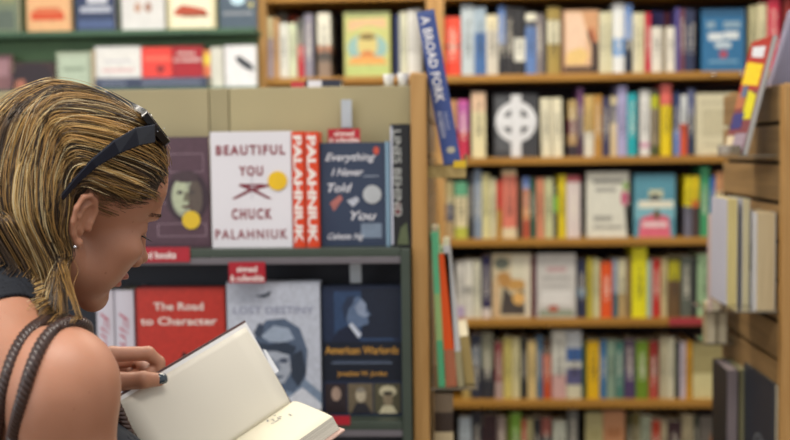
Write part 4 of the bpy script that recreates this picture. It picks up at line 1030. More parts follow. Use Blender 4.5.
# left hand: thumb on the page, fingers curled behind the cover
def FP(px, py, off): return page_pt(px, py, off)
MC = [P(112, 354.5, 1.322), P(106, 364, 1.345), P(102, 376, 1.362), P(99, 386, 1.375)]
for q in MC: g.cone(WR[-1], q, .015, .0105, .012)
g.ell(P(100, 378, 1.335), (.016, .024, .02), None, .01)
g.chain([MC[0], P(148, 353.5, 1.335), FP(158.5, 362, -.011), FP(161, 374, -.012)], [.0098, .0088, .0078, .007], .003)
g.chain([MC[1], P(138, 359, 1.372), FP(150, 372, -.016), FP(148, 385, -.013)], [.010, .0088, .0078, .007], .003)
g.chain([MC[2], P(132, 370, 1.385), FP(142, 381, -.022), FP(136, 394, -.014)], [.0095, .0082, .0075, .0068], .003)
g.chain([MC[3], P(121, 381, 1.398), FP(130, 391, -.026), FP(122, 401, -.015)], [.0085, .0075, .0068, .006], .003)
TH = [P(97, 388, 1.312), P(120, 381.5, 1.302), FP(143, 380, .0145), FP(159, 379.5, .0115)]
g.chain(TH, [.0135, .0112, .0103, .0084], .004)
g.cone(WR[-1], TH[0], .018, .0135, .012)
# right hand: under the page block, thumb at its fore-edge
EN = R0 - G0; EL = np.linalg.norm(EN); EN = EN / EL; MU = np.cross(EN, DN); MU = MU / np.linalg.norm(MU)
if MU[2] < 0: MU = -MU
def RP(e, d_, m): return G0 + EN * e + DN * d_ + MU * m
pc = RP(.085, .165, -.052)
g.cone(WR[1], pc, .024, .020, .015)
for i, (dd_, ln) in enumerate(((.100, .95), (.120, 1.0), (.140, .95), (.160, .78))):
    a = RP(.085, dd_ + .012, -.045)
    g.cone(pc, a, .018, .0115, .01)
    g.chain([a, RP(.085 - .042 * ln, dd_, -.0435), RP(.085 - .064 * ln, dd_, -.042), RP(.085 - .082 * ln, dd_ + .002, -.0415)], [.0095, .0088, .008, .007], .003)
g.chain([RP(.098, .175, -.045), RP(.128, .155, -.03), RP(.132, .135, -.008), RP(.116, .122, .0085)], [.013, .0112, .0098, .0084], .004)
me = g.mesh('person')
fin = np.empty(len(me.polygons) * 3); me.polygons.foreach_get('center', fin); fin = fin.reshape(-1, 3)
hc = (fin - HO) @ HM.T * 1000
lipm = (hc[:, 0] > 86.5) & (((hc[:, 2] + 45) / 6.5) ** 2 + (hc[:, 1] / 24) ** 2 < 1.15) | (hc[:, 0] > 85.5) & (((hc[:, 2] + 56) / 7) ** 2 + (hc[:, 1] / 20) ** 2 < 1.15)
me.polygons.foreach_set('material_index', np.where(lipm, 1, 0).astype(np.int32))
ORG = np.array([NB[0], NB[1], 0.0])
me.transform(Matrix.Translation(Vector(-ORG)))
person = link('person', me, None, (SKIN, LIP)); person.location = ORG
tag(person, 'blonde woman in dark tank top seen from behind, head bowed over an open book', 'person')
def pchild(name, me_, mats, parent=None, local=True):
    if local: me_.transform(Matrix.Translation(Vector(-ORG)))
    o = link(name, me_, parent or person, mats); return o

# clothes
gt = Grid((-.72, .83, .93), (-.1, 1.42, 1.56), .003); torso(gt, .0045)
B = gt.block(gt.lo, gt.lo + gt.h * gt.n); sl, X, Y, Z = B
f_ = (X - NB[0]) * FB[0] + (Y - NB[1]) * FB[1]; r_ = (X - NB[0]) * RB[0] + (Y - NB[1]) * RB[1]; z_ = Z - NB[2] + 0 * r_
neck = np.where(f_ > 0, z_ + .055 - .25 * np.maximum(np.abs(r_) - .03, 0), z_ + .12)
low = np.maximum(neck, np.where(z_ > -.17, np.abs(r_) - np.where(f_ > 0, .14, .112) + np.where(f_ > 0, .1, .5) * (z_ + .17), -.1))
strap = np.maximum(np.abs(np.abs(r_) - .066) - .019, z_ - .09); strap = np.maximum(strap, -(z_ + .16))
gt.F = np.maximum(gt.F, np.minimum(low, strap)).astype(np.float32)
inner = Grid(gt.lo, gt.lo + gt.h * (gt.n - 1), gt.h); torso(inner, .0005); gt.F = np.maximum(gt.F, -inner.F[:gt.n[0], :gt.n[1], :gt.n[2]])
gt.F[:, :, :2] = .05
pchild('tank_top', gt.mesh('tank_top'), (mat('0d1420', .8, .12, 200),))
gj = Grid((-.72, .83, .0), (-.15, 1.38, 1.02), .007)
gj.ell(bw(-.012, 0, -.52), (.120, .176, .12), BM, .04)
for s in (-1, 1):
    gj.cone(bw(-.01, s * .088, -.58), bw(.02, s * .085, -.95), .09, .062, .03); gj.cone(bw(.02, s * .085, -.95), bw(-.02, s * .085, -1.385), .062, .047, .02)
pchild('jeans', gj.mesh('jeans'), (mat('26344e', .85, .15, 150),))
for s in (-1, 1):
    gs = Grid(bw(.03, s * .085, -1.455) - .2, bw(.03, s * .085, -1.455) + .2, .006)
    gs.cone(bw(-.05, s * .085, -1.415), bw(.10, s * .09, -1.43), .038, .026, .01); gs.cone(bw(-.02, s * .085, -1.37), bw(-.02, s * .085, -1.42), .052, .04, .01)
    kk = int(round((0 - gs.lo[2]) / gs.h)); gs.F[:, :, :max(kk, 0) + 1] = .05
    pchild('shoe', gs.mesh('shoe'), (mat('3a2c24', .6),))

# eyeballs, nails, brows
for s in (-1, 1):
    bm = bmesh.new(); bmesh.ops.create_uvsphere(bm, u_segments=20, v_segments=14, radius=.0122)
    obj('eyeball', bm, mat('e4dcd4', .2, .02), person, smooth=True, loc=hw(hf(67) - .2, s * 32.8, 8.5) - ORG)
def patch(name, c, ax1, ax2, nrm, a, b, bulge, m):
    bm = bmesh.new(); n = 20; cen = bm.verts.new(c + nrm * bulge); rings = []
    for q in (.5, .85, 1.0):
        rings.append([bm.verts.new(c + ax1 * a * q * math.copysign(abs(math.cos(t)) ** .7, math.cos(t)) + ax2 * b * q * math.copysign(abs(math.sin(t)) ** .8, math.sin(t)) + nrm * bulge * (1 - q ** 2.5)) for t in [2 * PI * k / n for k in range(n)]])
    for k in range(n):
        bm.faces.new((cen, rings[0][k], rings[0][(k + 1) % n]))
        for i in (0, 1): bm.faces.new((rings[i][k], rings[i + 1][k], rings[i + 1][(k + 1) % n], rings[i][(k + 1) % n]))
    me = bpy.data.meshes.new(name); bmesh.ops.recalc_face_normals(bm, faces=bm.faces)
    for f in bm.faces: f.smooth = True
    bm.to_mesh(me); bm.free(); me.transform(Matrix.Translation(Vector(-ORG))); return link(name, me, person, [m])
tdir = TH[3] - TH[2]; tdir /= np.linalg.norm(tdir)
vcam = CAM_O - TH[3]; vcam /= np.linalg.norm(vcam); nn = vcam + np.array([0, 0, .15]); nn -= (nn @ tdir) * tdir; nn /= np.linalg.norm(nn); sd = np.cross(tdir, nn)
patch('thumbnail', TH[3] + tdir * .0006 + nn * .0061, tdir, sd, nn, .0082, .0066, .0034, mat('1c3040', .15, .04, coat=1.0))['label'] = 'dark blue painted thumbnail'

def tubes(paths, rad, sides=3):
    """paths (S, n, 3), rad (S, n) -> V, Q"""
    S_, n, _ = paths.shape
    T = np.gradient(paths, axis=1); T /= np.maximum(np.linalg.norm(T, axis=2, keepdims=True), 1e-9)
    ref = np.array([.31, .52, .79]); A = np.cross(T, ref); A /= np.maximum(np.linalg.norm(A, axis=2, keepdims=True), 1e-9); Bn = np.cross(T, A)
    an = 2 * PI * np.arange(sides) / sides
    V = paths[:, :, None, :] + rad[:, :, None, None] * (np.cos(an)[None, None, :, None] * A[:, :, None, :] + np.sin(an)[None, None, :, None] * Bn[:, :, None, :])
    base = (np.arange(S_)[:, None, None] * n + np.arange(n - 1)[None, :, None]) * sides
    k = np.arange(sides)[None, None, :]; k2 = (k + 1) % sides
    Q = np.stack([base + k, base + k2, base + sides + k2, base + sides + k], -1).reshape(-1, 4)
    return V.reshape(-1, 3), Q

# ------------------------------------------------------------------ hair
rng = np.random.default_rng(11)
HC = np.array([-3, 0, 42.]); HR = np.array([94, 76, 73.])
ux = [-110, -73, -44, -20, 0, 19, 30]; uf = [70, 56, 30, -2, -25, -33, -34]
def fmax(u): return np.interp(u, ux, uf)
gx = [-200, -100, -26, -14, 8, 23, 40, 70, 77, 100]; gy = [-50, -50, -38, 20, 22, 11, 30, 47, 78, 96]
def hairline(f): return np.interp(f, gx, gy)
def toh(p): return (p - HO) @ HM.T * 1000
def ellf(h, grow):                                          # signed distance-ish in mm
    r = HR + grow; q = h - HC; k0 = np.linalg.norm(q / r, axis=-1); k1 = np.linalg.norm(q / r ** 2, axis=-1); return k0 * (k0 - 1) / np.maximum(k1, 1e-9)
# dark under-layer
gh = Grid((-.62, .93, 1.36), (-.2, 1.36, 1.74), .0035)
gh.ell(hw(*HC), (HR + 2) / 1000, HM, .01)
gh.ell(hw(-38, 0, -8), (.050, .058, .060), HM, .02)
gh.cone(hw(-38, 8, -10), hw(-38, 8, -10) + np.array([.0, -.005, -.08]), .052, .045, .02)
B = gh.block(gh.lo, gh.lo + gh.h * gh.n); sl, X, Y, Z = B; PX = np.stack(np.broadcast_arrays(X, Y, Z), -1)
hh = toh(PX); gf = np.interp(hh[..., 0], gx, [-400, -300, -60, 34, 38, 40, 42, 54, 84, 98])
gh.F = np.maximum(gh.F, ((gf - hh[..., 2]) * .0006).astype(np.float32)); gh.F[:, :, :3] = .05
def hair_material():
    m = bpy.data.materials.new('hair'); m.use_nodes = True; nt = m.node_tree; b = nt.nodes['Principled BSDF']
    at = nt.nodes.new('ShaderNodeAttribute'); at.attribute_name = 'strand'; 
    nt.links.new(at.outputs['Color'], b.inputs['Base Color']); b.inputs['Roughness'].default_value = .38; b.inputs['Specular IOR Level'].default_value = .6
    b.inputs['Anisotropic'].default_value = .4
    return m
hair_under = pchild('hair', gh.mesh('hair'), (mat('3a2c20', .7, .3, 160),))
def march(roots_h, off, seed_dir, n=70, step=6.0, length=None):
    """roots_h in head mm; returns world paths"""
    S_ = len(roots_h); p = roots_h @ HM / 1000 + HO; out = [p.copy()]; down = np.array([0, 0, -1.])
    bias = rng.normal(0, .10, (S_, 3)); mom = None; rise = rng.uniform(0, 10, S_); passed = np.zeros(S_, bool)
    for i in range(n - 1):
        h = toh(p); back = np.zeros((S_, 3)); back[:, 0] = -1; back[:, 1] = .18 * np.sign(h[:, 1]) * (h[:, 2] > 70); bk = back @ HM
        # weight of combing back: strong in front of and above the ear
        wb = np.clip((h[:, 0] + 34 + 48 * np.clip((h[:, 2] - 45) / 40, 0, 1)) / 50, 0, 1) * 1.7 + .25 * (h[:, 2] > 30)
        v = bk * wb[:, None] + down * (.16 + .94 * (1 - np.clip(wb, 0, 1)))[:, None] + HM[0][None] * (.85 * np.clip((0 - h[:, 2]) / 20, 0, 1) * (h[:, 1] > 10) * (p[:, 2] > 1.45))[:, None] + bias * .6 + seed_dir * max(0, 1 - i / 6.) * .5
        if mom is not None: v = .45 * v / np.linalg.norm(v, axis=1, keepdims=True) + .55 * mom
        # stay tangent to the head
        eps = (h - HC) / (HR ** 2); nh = eps / np.linalg.norm(eps, axis=1, keepdims=True); nw = nh @ HM
        d = ellf(h, 0); ins = d < off + 4
        vn = (v * nw).sum(1); v = np.where((ins & (vn < 0))[:, None], v - vn[:, None] * nw, v)
        v /= np.maximum(np.linalg.norm(v, axis=1, keepdims=True), 1e-9); mom = v
        p = p + v * step / 1000
        h = toh(p); d = ellf(h, 0); push = np.maximum(off * min(1, (i + 1) / 4.) - d, 0) - np.clip(d - off - 1, 0, 20) * .45 * (h[:, 2] > 25)
        eps = (h - HC) / (HR ** 2); nh = eps / np.linalg.norm(eps, axis=1, keepdims=True)
        p = p + (nh * (push * .9)[:, None]) @ HM / 1000
        h = toh(p); side = np.abs(h[:, 1]) > 30
        lowf = side & (h[:, 2] < 21) & (h[:, 0] > fmax(h[:, 2])) & (h[:, 0] < 40 - h[:, 2] * .6)
        h[:, 0] = np.where(lowf, h[:, 0] + .35 * (fmax(h[:, 2]) - h[:, 0]), h[:, 0])
        passed |= h[:, 0] < -24
        up = side & ~passed & (h[:, 0] > -26) & (h[:, 2] < 33 + rise) & (h[:, 2] >= -5) & (i > 1)
        h[:, 2] = np.where(up, h[:, 2] + .45 * (33 + rise - h[:, 2]), h[:, 2])
        hug = passed & (h[:, 1] > 76) & (h[:, 2] > -45)
        h[:, 1] = np.where(hug, h[:, 1] - .35 * (h[:, 1] - 76), h[:, 1])
        p = h @ HM / 1000 + HO
        # neck and shoulders
        c = NB + np.array([0, 0, .06]); q = p - c; rr = np.hypot(q[:, 0], q[:, 1]); m_ = (rr < .064) & (p[:, 2] < 1.56)
        p[:, :2] += np.where(m_, (.064 - rr) / np.maximum(rr, 1e-4), 0)[:, None] * q[:, :2]
        sdv = g.sample(p) ; lowz = (p[:, 2] < 1.52) & (sdv < .006)
        p = p + np.where(lowz[:, None], np.array([-.003, -.002, .0045]) , 0)
        out.append(p.copy())
    return np.stack(out, 1)
def roots(n):
    out = []
    while len(out) < n:
        v = rng.normal(size=3); v /= np.linalg.norm(v); h = HC + v * HR
        if h[2] > hairline(h[0]) + 2 and not (-27 < h[0] < 40 and h[2] < 34) and (h[1] > -45 or rng.random() < .35): out.append(h)
    return np.array(out)
NG = 460; NC = 13
gr = roots(NG); goff = 1 + 5 * rng.random(NG) ** 1.3
guide = march(gr, goff, np.zeros((NG, 3)))
n = guide.shape[1]
# cut at the tips: hair ends above the strap line
pal = np.array([lin(c)[:3] for c in ('261c14', '3e3024', '5c4630', '84663a', 'ac844a', 'cca868', 'e0cc9e')])
wts = np.array([.2, .24, .2, .14, .12, .06, .04])
gc = rng.choice(len(pal), NG, p=wts)
front = gr[:, 0] > 35; gc = np.where(front & (rng.random(NG) < .4), 4, gc)
paths = []; cols = []; rads = []
t = np.linspace(0, 1, n)
for c in range(NC):
    o = rng.normal(size=(NG, 3)); o /= np.linalg.norm(o, axis=1, keepdims=True)
    amp = rng.uniform(.4, 1, NG)[:, None] * (.0050 * (1 - .45 * t) + .0010 + .002 * np.sin(t * rng.uniform(4, 9) + rng.uniform(0, 6)))[None, :]
    paths.append(guide + o[:, None, :] * amp[..., None])
    k = np.clip(gc + rng.choice([-1, 0, 0, 0, 1], NG), 0, len(pal) - 1); cols.append(pal[k] * rng.uniform(.8, 1.15, (NG, 1)))
    rads.append(rng.uniform(.00028, .00052, NG)[:, None] * np.clip((1 - t) * 7, .25, 1)[None, :])
fly = march(roots(140), rng.uniform(6, 13, 140), rng.normal(0, .5, (140, 3)), n)
fly = fly + (rng.normal(size=(140, 1, 3)) * .010) * (t[None, :, None] ** 1.5)
paths.append(fly); cols.append(pal[rng.choice([3, 4, 5, 6], 140)]); rads.append(np.full((140, n), .00022))
paths = np.concatenate(paths); cols = np.concatenate(cols); rads = np.concatenate(rads)
# keep strands off the face and ear: end a strand where it would enter that region
hp = toh(paths); bad = (hp[..., 0] > fmax(hp[..., 2]) + 4) & (hp[..., 2] < hairline(hp[..., 0]) - 3)
earok = (rng.random(len(paths)) < .03)[:, None]
bad &= ~earok
low_end = (paths[..., 2] < 1.50) & (g.sample(paths) < .0012) | (paths[..., 2] < (1.458 + rng.uniform(-.004, .016, len(paths)))[:, None])
bad |= low_end
dead = np.maximum.accumulate(bad, axis=1)
first = np.where(dead.any(1), dead.argmax(1), n - 1)
ix = np.minimum(np.arange(n)[None, :], np.maximum(first - 1, 0)[:, None])
paths = np.take_along_axis(paths, ix[..., None], 1); rads = np.where(dead, 0, rads)
keep = first > 5; paths, rads, cols = paths[keep], rads[keep], cols[keep]
V, Q = tubes(paths, rads); S_ = len(paths)
good = ~dead[keep][:, 1:].repeat(3, axis=1).ravel(); Q = Q[good]
me = raw_mesh('hair_strands', V, Q)
at = me.color_attributes.new('strand', 'FLOAT_COLOR', 'POINT')
ca = np.ones((len(V), 4), np.float32); ca[:, :3] = np.repeat(cols, n * 3, axis=0)
if len(me.vertices) == len(V): at.data.foreach_set('color', ca.ravel())
else: print('HAIR VALIDATE MISMATCH')
HAIRM = hair_material()
me.transform(Matrix.Translation(Vector(-ORG)))
hs = link('strands', me, hair_under, [HAIRM]); hs['label'] = 'streaked blonde and brown strands'

# fine short hair at the temples
tr = []
while len(tr) < 420:
    v = rng.normal(size=3); v /= np.linalg.norm(v); h = HC + v * HR
    if h[0] > -5 and hairline(h[0]) - 1 < h[2] < hairline(h[0]) + 30: tr.append(h)
tr = np.array(tr); wp = march(tr, np.full(len(tr), 1.6), rng.normal(0, .35, (len(tr), 3)), 9, 4.5); wp = np.stack([np.stack([np.interp(np.linspace(0, 8, 9), np.arange(9), wp[i, :, k]) for k in range(3)], 1) for i in range(len(tr))])
wr = np.full(wp.shape[:2], .00026) * np.linspace(1, .3, 9)[None]; V, Q = tubes(wp, wr); me = raw_mesh('temple_wisps', V, Q)
at = me.color_attributes.new('strand', 'FLOAT_COLOR', 'POINT'); ca = np.ones((len(V), 4), np.float32)
ca[:, :3] = np.repeat(pal[rng.choice([1, 2, 2, 3], len(tr))], 27, axis=0); at.data.foreach_set('color', ca.ravel())
me.transform(Matrix.Translation(Vector(-ORG))); link('temple_wisps', me, hair_under, [HAIRM])

# brows and lashes
def short_hairs(name, P0, P1, r, m):
    t_ = np.linspace(0, 1, 5)[None, :, None]; pa = P0[:, None, :] * (1 - t_) + P1[:, None, :] * t_
    V, Q = tubes(pa, np.full(pa.shape[:2], r) * (1 - .7 * np.linspace(0, 1, 5))[None, :]); me_ = raw_mesh(name, V, Q); return pchild(name, me_, (m,))
BR = mat('4a3424', .6)
def snap(f, r, u, off):
    d_ = HM[0] * .85 + HM[1] * np.sign(r) * .5; d_ /= np.linalg.norm(d_); p_ = hw(f, r, u); ts = np.arange(.03, -.03, -.0007); pw = p_[None] + d_[None] * ts[:, None]; i = int(np.argmax(g.sample(pw) < 0)); return pw[i] + d_ * off
for s in (-1, 1):
    a0, a1 = [], []
    for k in range(130):
        u_ = k / 129.; f0 = 86 - 13 * u_ ** 1.5; r0 = 15 + 34 * u_; z0 = 29 + 5 * math.sin(u_ * 2.6) + rng.uniform(-1.8, 1.8)
        a0.append(snap(f0, s * r0, z0, 0)); a1.append(snap(f0, s * (r0 + 6), z0 + 1.6 - 2.6 * u_, .0012))
    short_hairs('eyebrow', np.array(a0), np.array(a1), .0003, BR)
    a0, a1 = [], []
    for k in range(36):
        u_ = k / 35.; r0 = 23 + 24 * u_; f0 = hf(81.5) - 4 * u_
        a0.append(hw(f0 - 2, s * r0, 8 - u_)); a1.append(hw(f0 + 9, s * (r0 + 3 + 3 * u_), 5 + 1.5 * u_))
    short_hairs('eyelashes', np.array(a0), np.array(a1), .0009, mat('120e0c', .5))
# small ear stud
bm = bmesh.new(); bmesh.ops.create_uvsphere(bm, u_segments=12, v_segments=8, radius=.0022)
o = obj('ear_stud', bm, mat('d8d8e0', .1, .02, metal=1.0), smooth=True, loc=hw(-2, 82, -26)); tag(o, 'small bright stud in her earlobe', 'earring')

# ------------------------------------------------------------------ sunglasses pushed up on her head
sg = empty('sunglasses', hw(20, 0, 118)); tag(sg, 'dark sunglasses pushed up on top of her hair', 'sunglasses'); SO = np.array(sg.location)
FRM = mat('0a0c12', .32, .05, coat=.25); LENS = mat('10141c', .06, .02, coat=1.0); TMP = mat('060f22', .22, .05, coat=.3)
def plate(s_, t_, off): return hw(62 - 42 * t_ - 22 * s_ * s_ + off * .4, 66 * s_, 102 + 19 * t_ + off) - SO
def shell(name, S, T, th, m, parent=sg):
    bm = bmesh.new(); ns, ntt = len(S), len(T[0]); A = []
    for off in (0, th): A.append([[bm.verts.new(plate(S[i], T[i][j], off)) for j in range(ntt)] for i in range(ns)])
    for i in range(ns - 1):
        for j in range(ntt - 1):
            bm.faces.new((A[0][i][j], A[0][i + 1][j], A[0][i + 1][j + 1], A[0][i][j + 1])); bm.faces.new((A[1][i][j], A[1][i][j + 1], A[1][i + 1][j + 1], A[1][i + 1][j]))
        for j in (0, ntt - 1): bm.faces.new((A[0][i][j], A[1][i][j], A[1][i + 1][j], A[0][i + 1][j]))
    for i in (0, ns - 1):
        for j in range(ntt - 1): bm.faces.new((A[0][i][j], A[0][i][j + 1], A[1][i][j + 1], A[1][i][j]))
    return obj(name, bm, m, parent, smooth=False)
Ss = np.linspace(-1, 1, 41); Tt = []
for s_ in Ss:
    a_ = abs(s_); lo_ = 0.05 + .62 * max(0, 1 - a_ / .2) ** 1.0 + .35 * max(0, (a_ - .8) / .2) ** 2; hi_ = 1.0 - .12 * max(0, (a_ - .75) / .25) ** 2
    Tt.append([lo_ + (hi_ - lo_) * q for q in np.linspace(0, 1, 7)])
shell('frame', Ss, Tt, 6.5, FRM)
for sgn in (-1, 1):
    S2 = np.linspace(.22, .88, 15) * sgn; T2 = []
    for s_ in S2:
        q = (abs(s_) - .55) / .35; w_ = math.sqrt(max(0, 1 - q * q * .9)); T2.append([.53 - .36 * w_ + .72 * w_ * k for k in np.linspace(0, 1, 5)])
    def plate(s_, t_, off): return hw(62 - 42 * t_ - 22 * s_ * s_ + (off + 6.6) * .4, 66 * s_, 102 + 19 * t_ + off + 6.6) - SO
    shell('lens', S2, T2, .6, LENS)
    pts = [(22, 70, 110, 9.5), (3, 79, 99, 9.5), (-13, 84, 81, 7.5), (-27, 87, 57, 5), (-34, 86, 35, 3.5), (-38, 83, 12, 3)]
    bm = bmesh.new(); prev = None
    for i, (f0, r0, u0, hw_) in enumerate(pts):
        nx = pts[min(i + 1, len(pts) - 1)]; pv = pts[max(i - 1, 0)]
        dd_ = np.array([nx[0] - pv[0], 0, nx[2] - pv[2]], float); dd_ /= np.linalg.norm(dd_); pr = np.array([-dd_[2], 0, dd_[0]])
        ring = []
        for a_, b_ in ((-1, -1), (-1, 1), (1, 1), (1, -1)):
            c_ = np.array([f0, r0 * sgn, u0]) + pr * hw_ * a_ + np.array([0, sgn, 0]) * 1.4 * b_; ring.append(bm.verts.new(hw(*c_) - SO))
        if prev:
            for k in range(4): bm.faces.new((prev[k], prev[(k + 1) % 4], ring[(k + 1) % 4], ring[k]))
        else: bm.faces.new(ring)
        prev = ring
    bm.faces.new(prev[::-1]); tmp = obj('temple', bm, TMP, sg, bevel=.0018); 
    bm = bmesh.new()
    for f0, u0 in ((28, 119), (23, 113), (15, 113)):
        bmesh.ops.create_icosphere(bm, subdivisions=1, radius=.0006, matrix=Matrix.Translation(Vector(hw(f0, 70.5 * sgn, u0) - SO)))
    o = obj('rhinestones', bm, mat('e8ecf4', .05, .02, metal=1.0), tmp); o['label'] = 'tiny bright studs at the hinge'; o['kind'] = 'stuff'

# ------------------------------------------------------------------ handbag with braided straps
hb = empty('shoulder_bag', bw(-.05, .22, -.62)); HBO = np.array(hb.location); tag(hb, 'brown bag with two braided leather straps over her shoulder', 'bag')
BRN = mat('3a2824', .35, .25, 160, coat=.3)
def body_ray(r0, th, c=(0, -.09)):
    o_ = np.array([c[0], r0, c[1]]); dr = np.array([math.sin(th), 0, math.cos(th)]); ts = np.arange(.135, 0.0, -.0015)
    pw = NB + (o_[None] + dr[None] * ts[:, None]) @ BM; v = g.sample(pw); i = np.argmax(v < .0005); return pw[i], dr @ BM
def skin_at(px, py):
    d_ = P(px, py, 1.0) - CAM_O; ts = np.arange(.80, 1.25, .001); pw = CAM_O + d_[None] * ts[:, None]; v = g.sample(pw); i = int(np.argmax(v < .0005)); i = i if v[i] < .0005 else int(np.argmin(v)); return pw[i]
for pix, r_top in (([(76, 322), (61, 325), (47, 335), (36, 355), (28, 380), (21, 405), (13, 438)], .150), ([(62, 318), (45, 322), (27, 333), (14, 351), (7, 376), (2, 402), (-5, 436)], .135)):
    q0 = skin_at(*pix[0]); cen = [bw(.115, .10, -.32), bw(.115, .09, -.17), bw(.085, .085, -.09), q0 + FB * .030 - RB * .05 + np.array([0, 0, -.03]), q0 + FB * .018 - RB * .012 + np.array([0, 0, -.006])]
    for px, py in pix:
        p_ = skin_at(px, py); vv = CAM_O - p_; vv /= np.linalg.norm(vv); cen.append(p_ + vv * .005 + np.array([0, 0, .002]))
    if 'DBG' in globals(): print('CEN', [tuple(np.round((lambda q: (395 + FPX * q[0] / -q[2], 220 - FPX * q[1] / -q[2], -q[2]))((c_ - CAM_O) @ CAM_R), 2)) for c_ in cen])
    cen = np.array(cen); L_ = np.concatenate([[0], np.cumsum(np.linalg.norm(np.diff(cen, axis=0), axis=1))]); sN = np.linspace(0, L_[-1], 80)
    cen = np.stack([np.interp(sN, L_, cen[:, k]) for k in range(3)], 1)
    for _ in range(8): cen[1:-1] = (cen[:-2] + 2 * cen[1:-1] + cen[2:]) / 4
    tail0 = np.linspace(cen[0], bw(.02, .21, -.50), 12)[::-1][:-1]; tail1 = np.linspace(cen[-1], bw(-.12, .20, -.50), 12)[1:]
    cen = np.concatenate([tail0, cen, tail1])
    L_ = np.concatenate([[0], np.cumsum(np.linalg.norm(np.diff(cen, axis=0), axis=1))]); sN = np.linspace(0, L_[-1], 700)
    cp = np.stack([np.interp(sN, L_, cen[:, k]) for k in range(3)], 1)
    T_ = np.gradient(cp, axis=0); T_ /= np.linalg.norm(T_, axis=1, keepdims=True); A_ = np.cross(T_, RB); A_ /= np.linalg.norm(A_, axis=1, keepdims=True); B_ = np.cross(T_, A_)
    root = None
    pa = []
    for k in range(4):
        ph = 2 * PI * sN / .021 + k * PI / 2
        pa.append(cp + A_ * (.0032 * np.sin(ph))[:, None] + B_ * (.0036 * np.cos(ph))[:, None])
    V, Q = tubes(np.array(pa), np.full((4, 700), .0031), 6); m_ = raw_mesh('braided_strap', V, Q); m_.transform(Matrix.Translation(Vector(-HBO)))
    link('braided_strap', m_, hb, [BRN])
gb = Grid(HBO - .25, HBO + .25, .006)
gb.ell(HBO + np.array([0, 0, -.02]), (.15, .055, .12), BM, .02)
m_ = gb.mesh('bag_body'); m_.transform(Matrix.Translation(Vector(-HBO))); link('bag_body', m_, hb, [BRN])

# ------------------------------------------------------------------ the open book in her hands
ob = empty('open_book', G0 - MU * .03); OBO = np.array(ob.location); tag(ob, 'open hardcover book with blank cream pages held in her hands', 'book')
BLEN = .205; WLEN = np.linalg.norm(WL)
def slab(name, corners, nrm, th, m, parent=ob, lab=None, bev=0):
    bm = bmesh.new(); A = [bm.verts.new(c - OBO) for c in corners]; Bv = [bm.verts.new(c - nrm * th - OBO) for c in corners]; n_ = len(A)
    bm.faces.new(A); bm.faces.new(Bv[::-1])
    for i in range(n_): bm.faces.new((A[i], A[(i + 1) % n_], Bv[(i + 1) % n_], Bv[i]))
    o = obj(name, bm, m, parent, bevel=bev)
    if lab: o['label'] = lab
    return o
PAPER = mat('dcd8cc', .6, .02, 8); PAPER2 = mat('e9e3cc', .6, .02, 8); COVM = mat('4a2c2c', .5, .1, 60)
LP = lambda a, b, off=0: G0 + WLN * a + DN * b + NL * off
fc = slab('front_cover', [LP(0, 0), LP(WLEN, 0), LP(WLEN, BLEN), LP(0, BLEN)], NL, .0028, COVM, bev=.0006)
slab('jacket_flap', [LP(.045, .0006, .0004), LP(WLEN - .0032, .0006, .0004), LP(WLEN - .0032, BLEN - .001, .0004), LP(.045, BLEN - .001, .0004)], NL, .0003, mat('e8e8ea', .25, .02, coat=.4), fc, 'white jacket flap')
# lifted endpaper with a soft curve
bm = bmesh.new(); nu, nv = 14, 8; rows = []
for i in range(nu + 1):
    a = (WLEN - .008) * i / nu; off = .0010 + .004 * math.sin(PI * i / nu)
    rows.append([bm.verts.new(LP(a, .002 + (BLEN - .004) * j / nv + .003 * (i / nu), off) - OBO) for j in range(nv + 1)])
for i in range(nu):
    for j in range(nv): bm.faces.new((rows[i][j], rows[i + 1][j], rows[i + 1][j + 1], rows[i][j + 1]))
o = obj('endpaper', bm, PAPER, ob, smooth=True); md = o.modifiers.new('s', 'SOLIDIFY'); md.thickness = .0002
c1, c2, c3, c4 = page_pt(263, 349, -.0032), page_pt(266, 350, -.0032), page_pt(279, 371, -.0032), page_pt(274, 375, -.0032)
slab('paper_slip', [c1, c2, c3, c4], NL, .0003, mat('e4e8f0', .5, .02))
# page block: profile across the page, swept along the gutter
prof = [(0, 0), (.004, .0035), (.011, .0058), (.022, .0062), (.040, .0048), (.07, .0022), (EL, 0), (EL + .004, -.010), (EL + .0075, -.0165), (.0, -.0165), (-.004, -.008)]
bm = bmesh.new(); A = [bm.verts.new(RP(a, .001, b) - OBO) for a, b in prof]; Bv = [bm.verts.new(RP(a, BLEN - .002, b) - OBO) for a, b in prof]
n_ = len(prof); fs = []
for i in range(n_):
    f = bm.faces.new((A[i], A[(i + 1) % n_], Bv[(i + 1) % n_], Bv[i])); f.material_index = 0 if i < 6 else 1; f.smooth = i < 6
bm.faces.new(A[::-1]).material_index = 1; bm.faces.new(Bv).material_index = 1
def edge_mat():
    m = bpy.data.materials.new('fore_edge'); m.use_nodes = True; nt = m.node_tree; b = nt.nodes['Principled BSDF']; b.inputs['Roughness'].default_value = .8
    tc = nt.nodes.new('ShaderNodeTexCoord'); dp = nt.nodes.new('ShaderNodeVectorMath'); dp.operation = 'DOT_PRODUCT'; dp.inputs[1].default_value = tuple(MU)
    nt.links.new(tc.outputs['Object'], dp.inputs[0]); no = nt.nodes.new('ShaderNodeTexNoise'); no.noise_dimensions = '1D'; no.inputs['Scale'].default_value = 1500
    nt.links.new(dp.outputs['Value'], no.inputs['W']); cr = nt.nodes.new('ShaderNodeValToRGB'); e = cr.color_ramp.elements
    e[0].position = .4; e[0].color = lin('a8a49a'); e[1].position = .6; e[1].color = lin('d2cec2'); nt.links.new(no.outputs['Fac'], cr.inputs[0]); nt.links.new(cr.outputs[0], b.inputs['Base Color'])
    return m
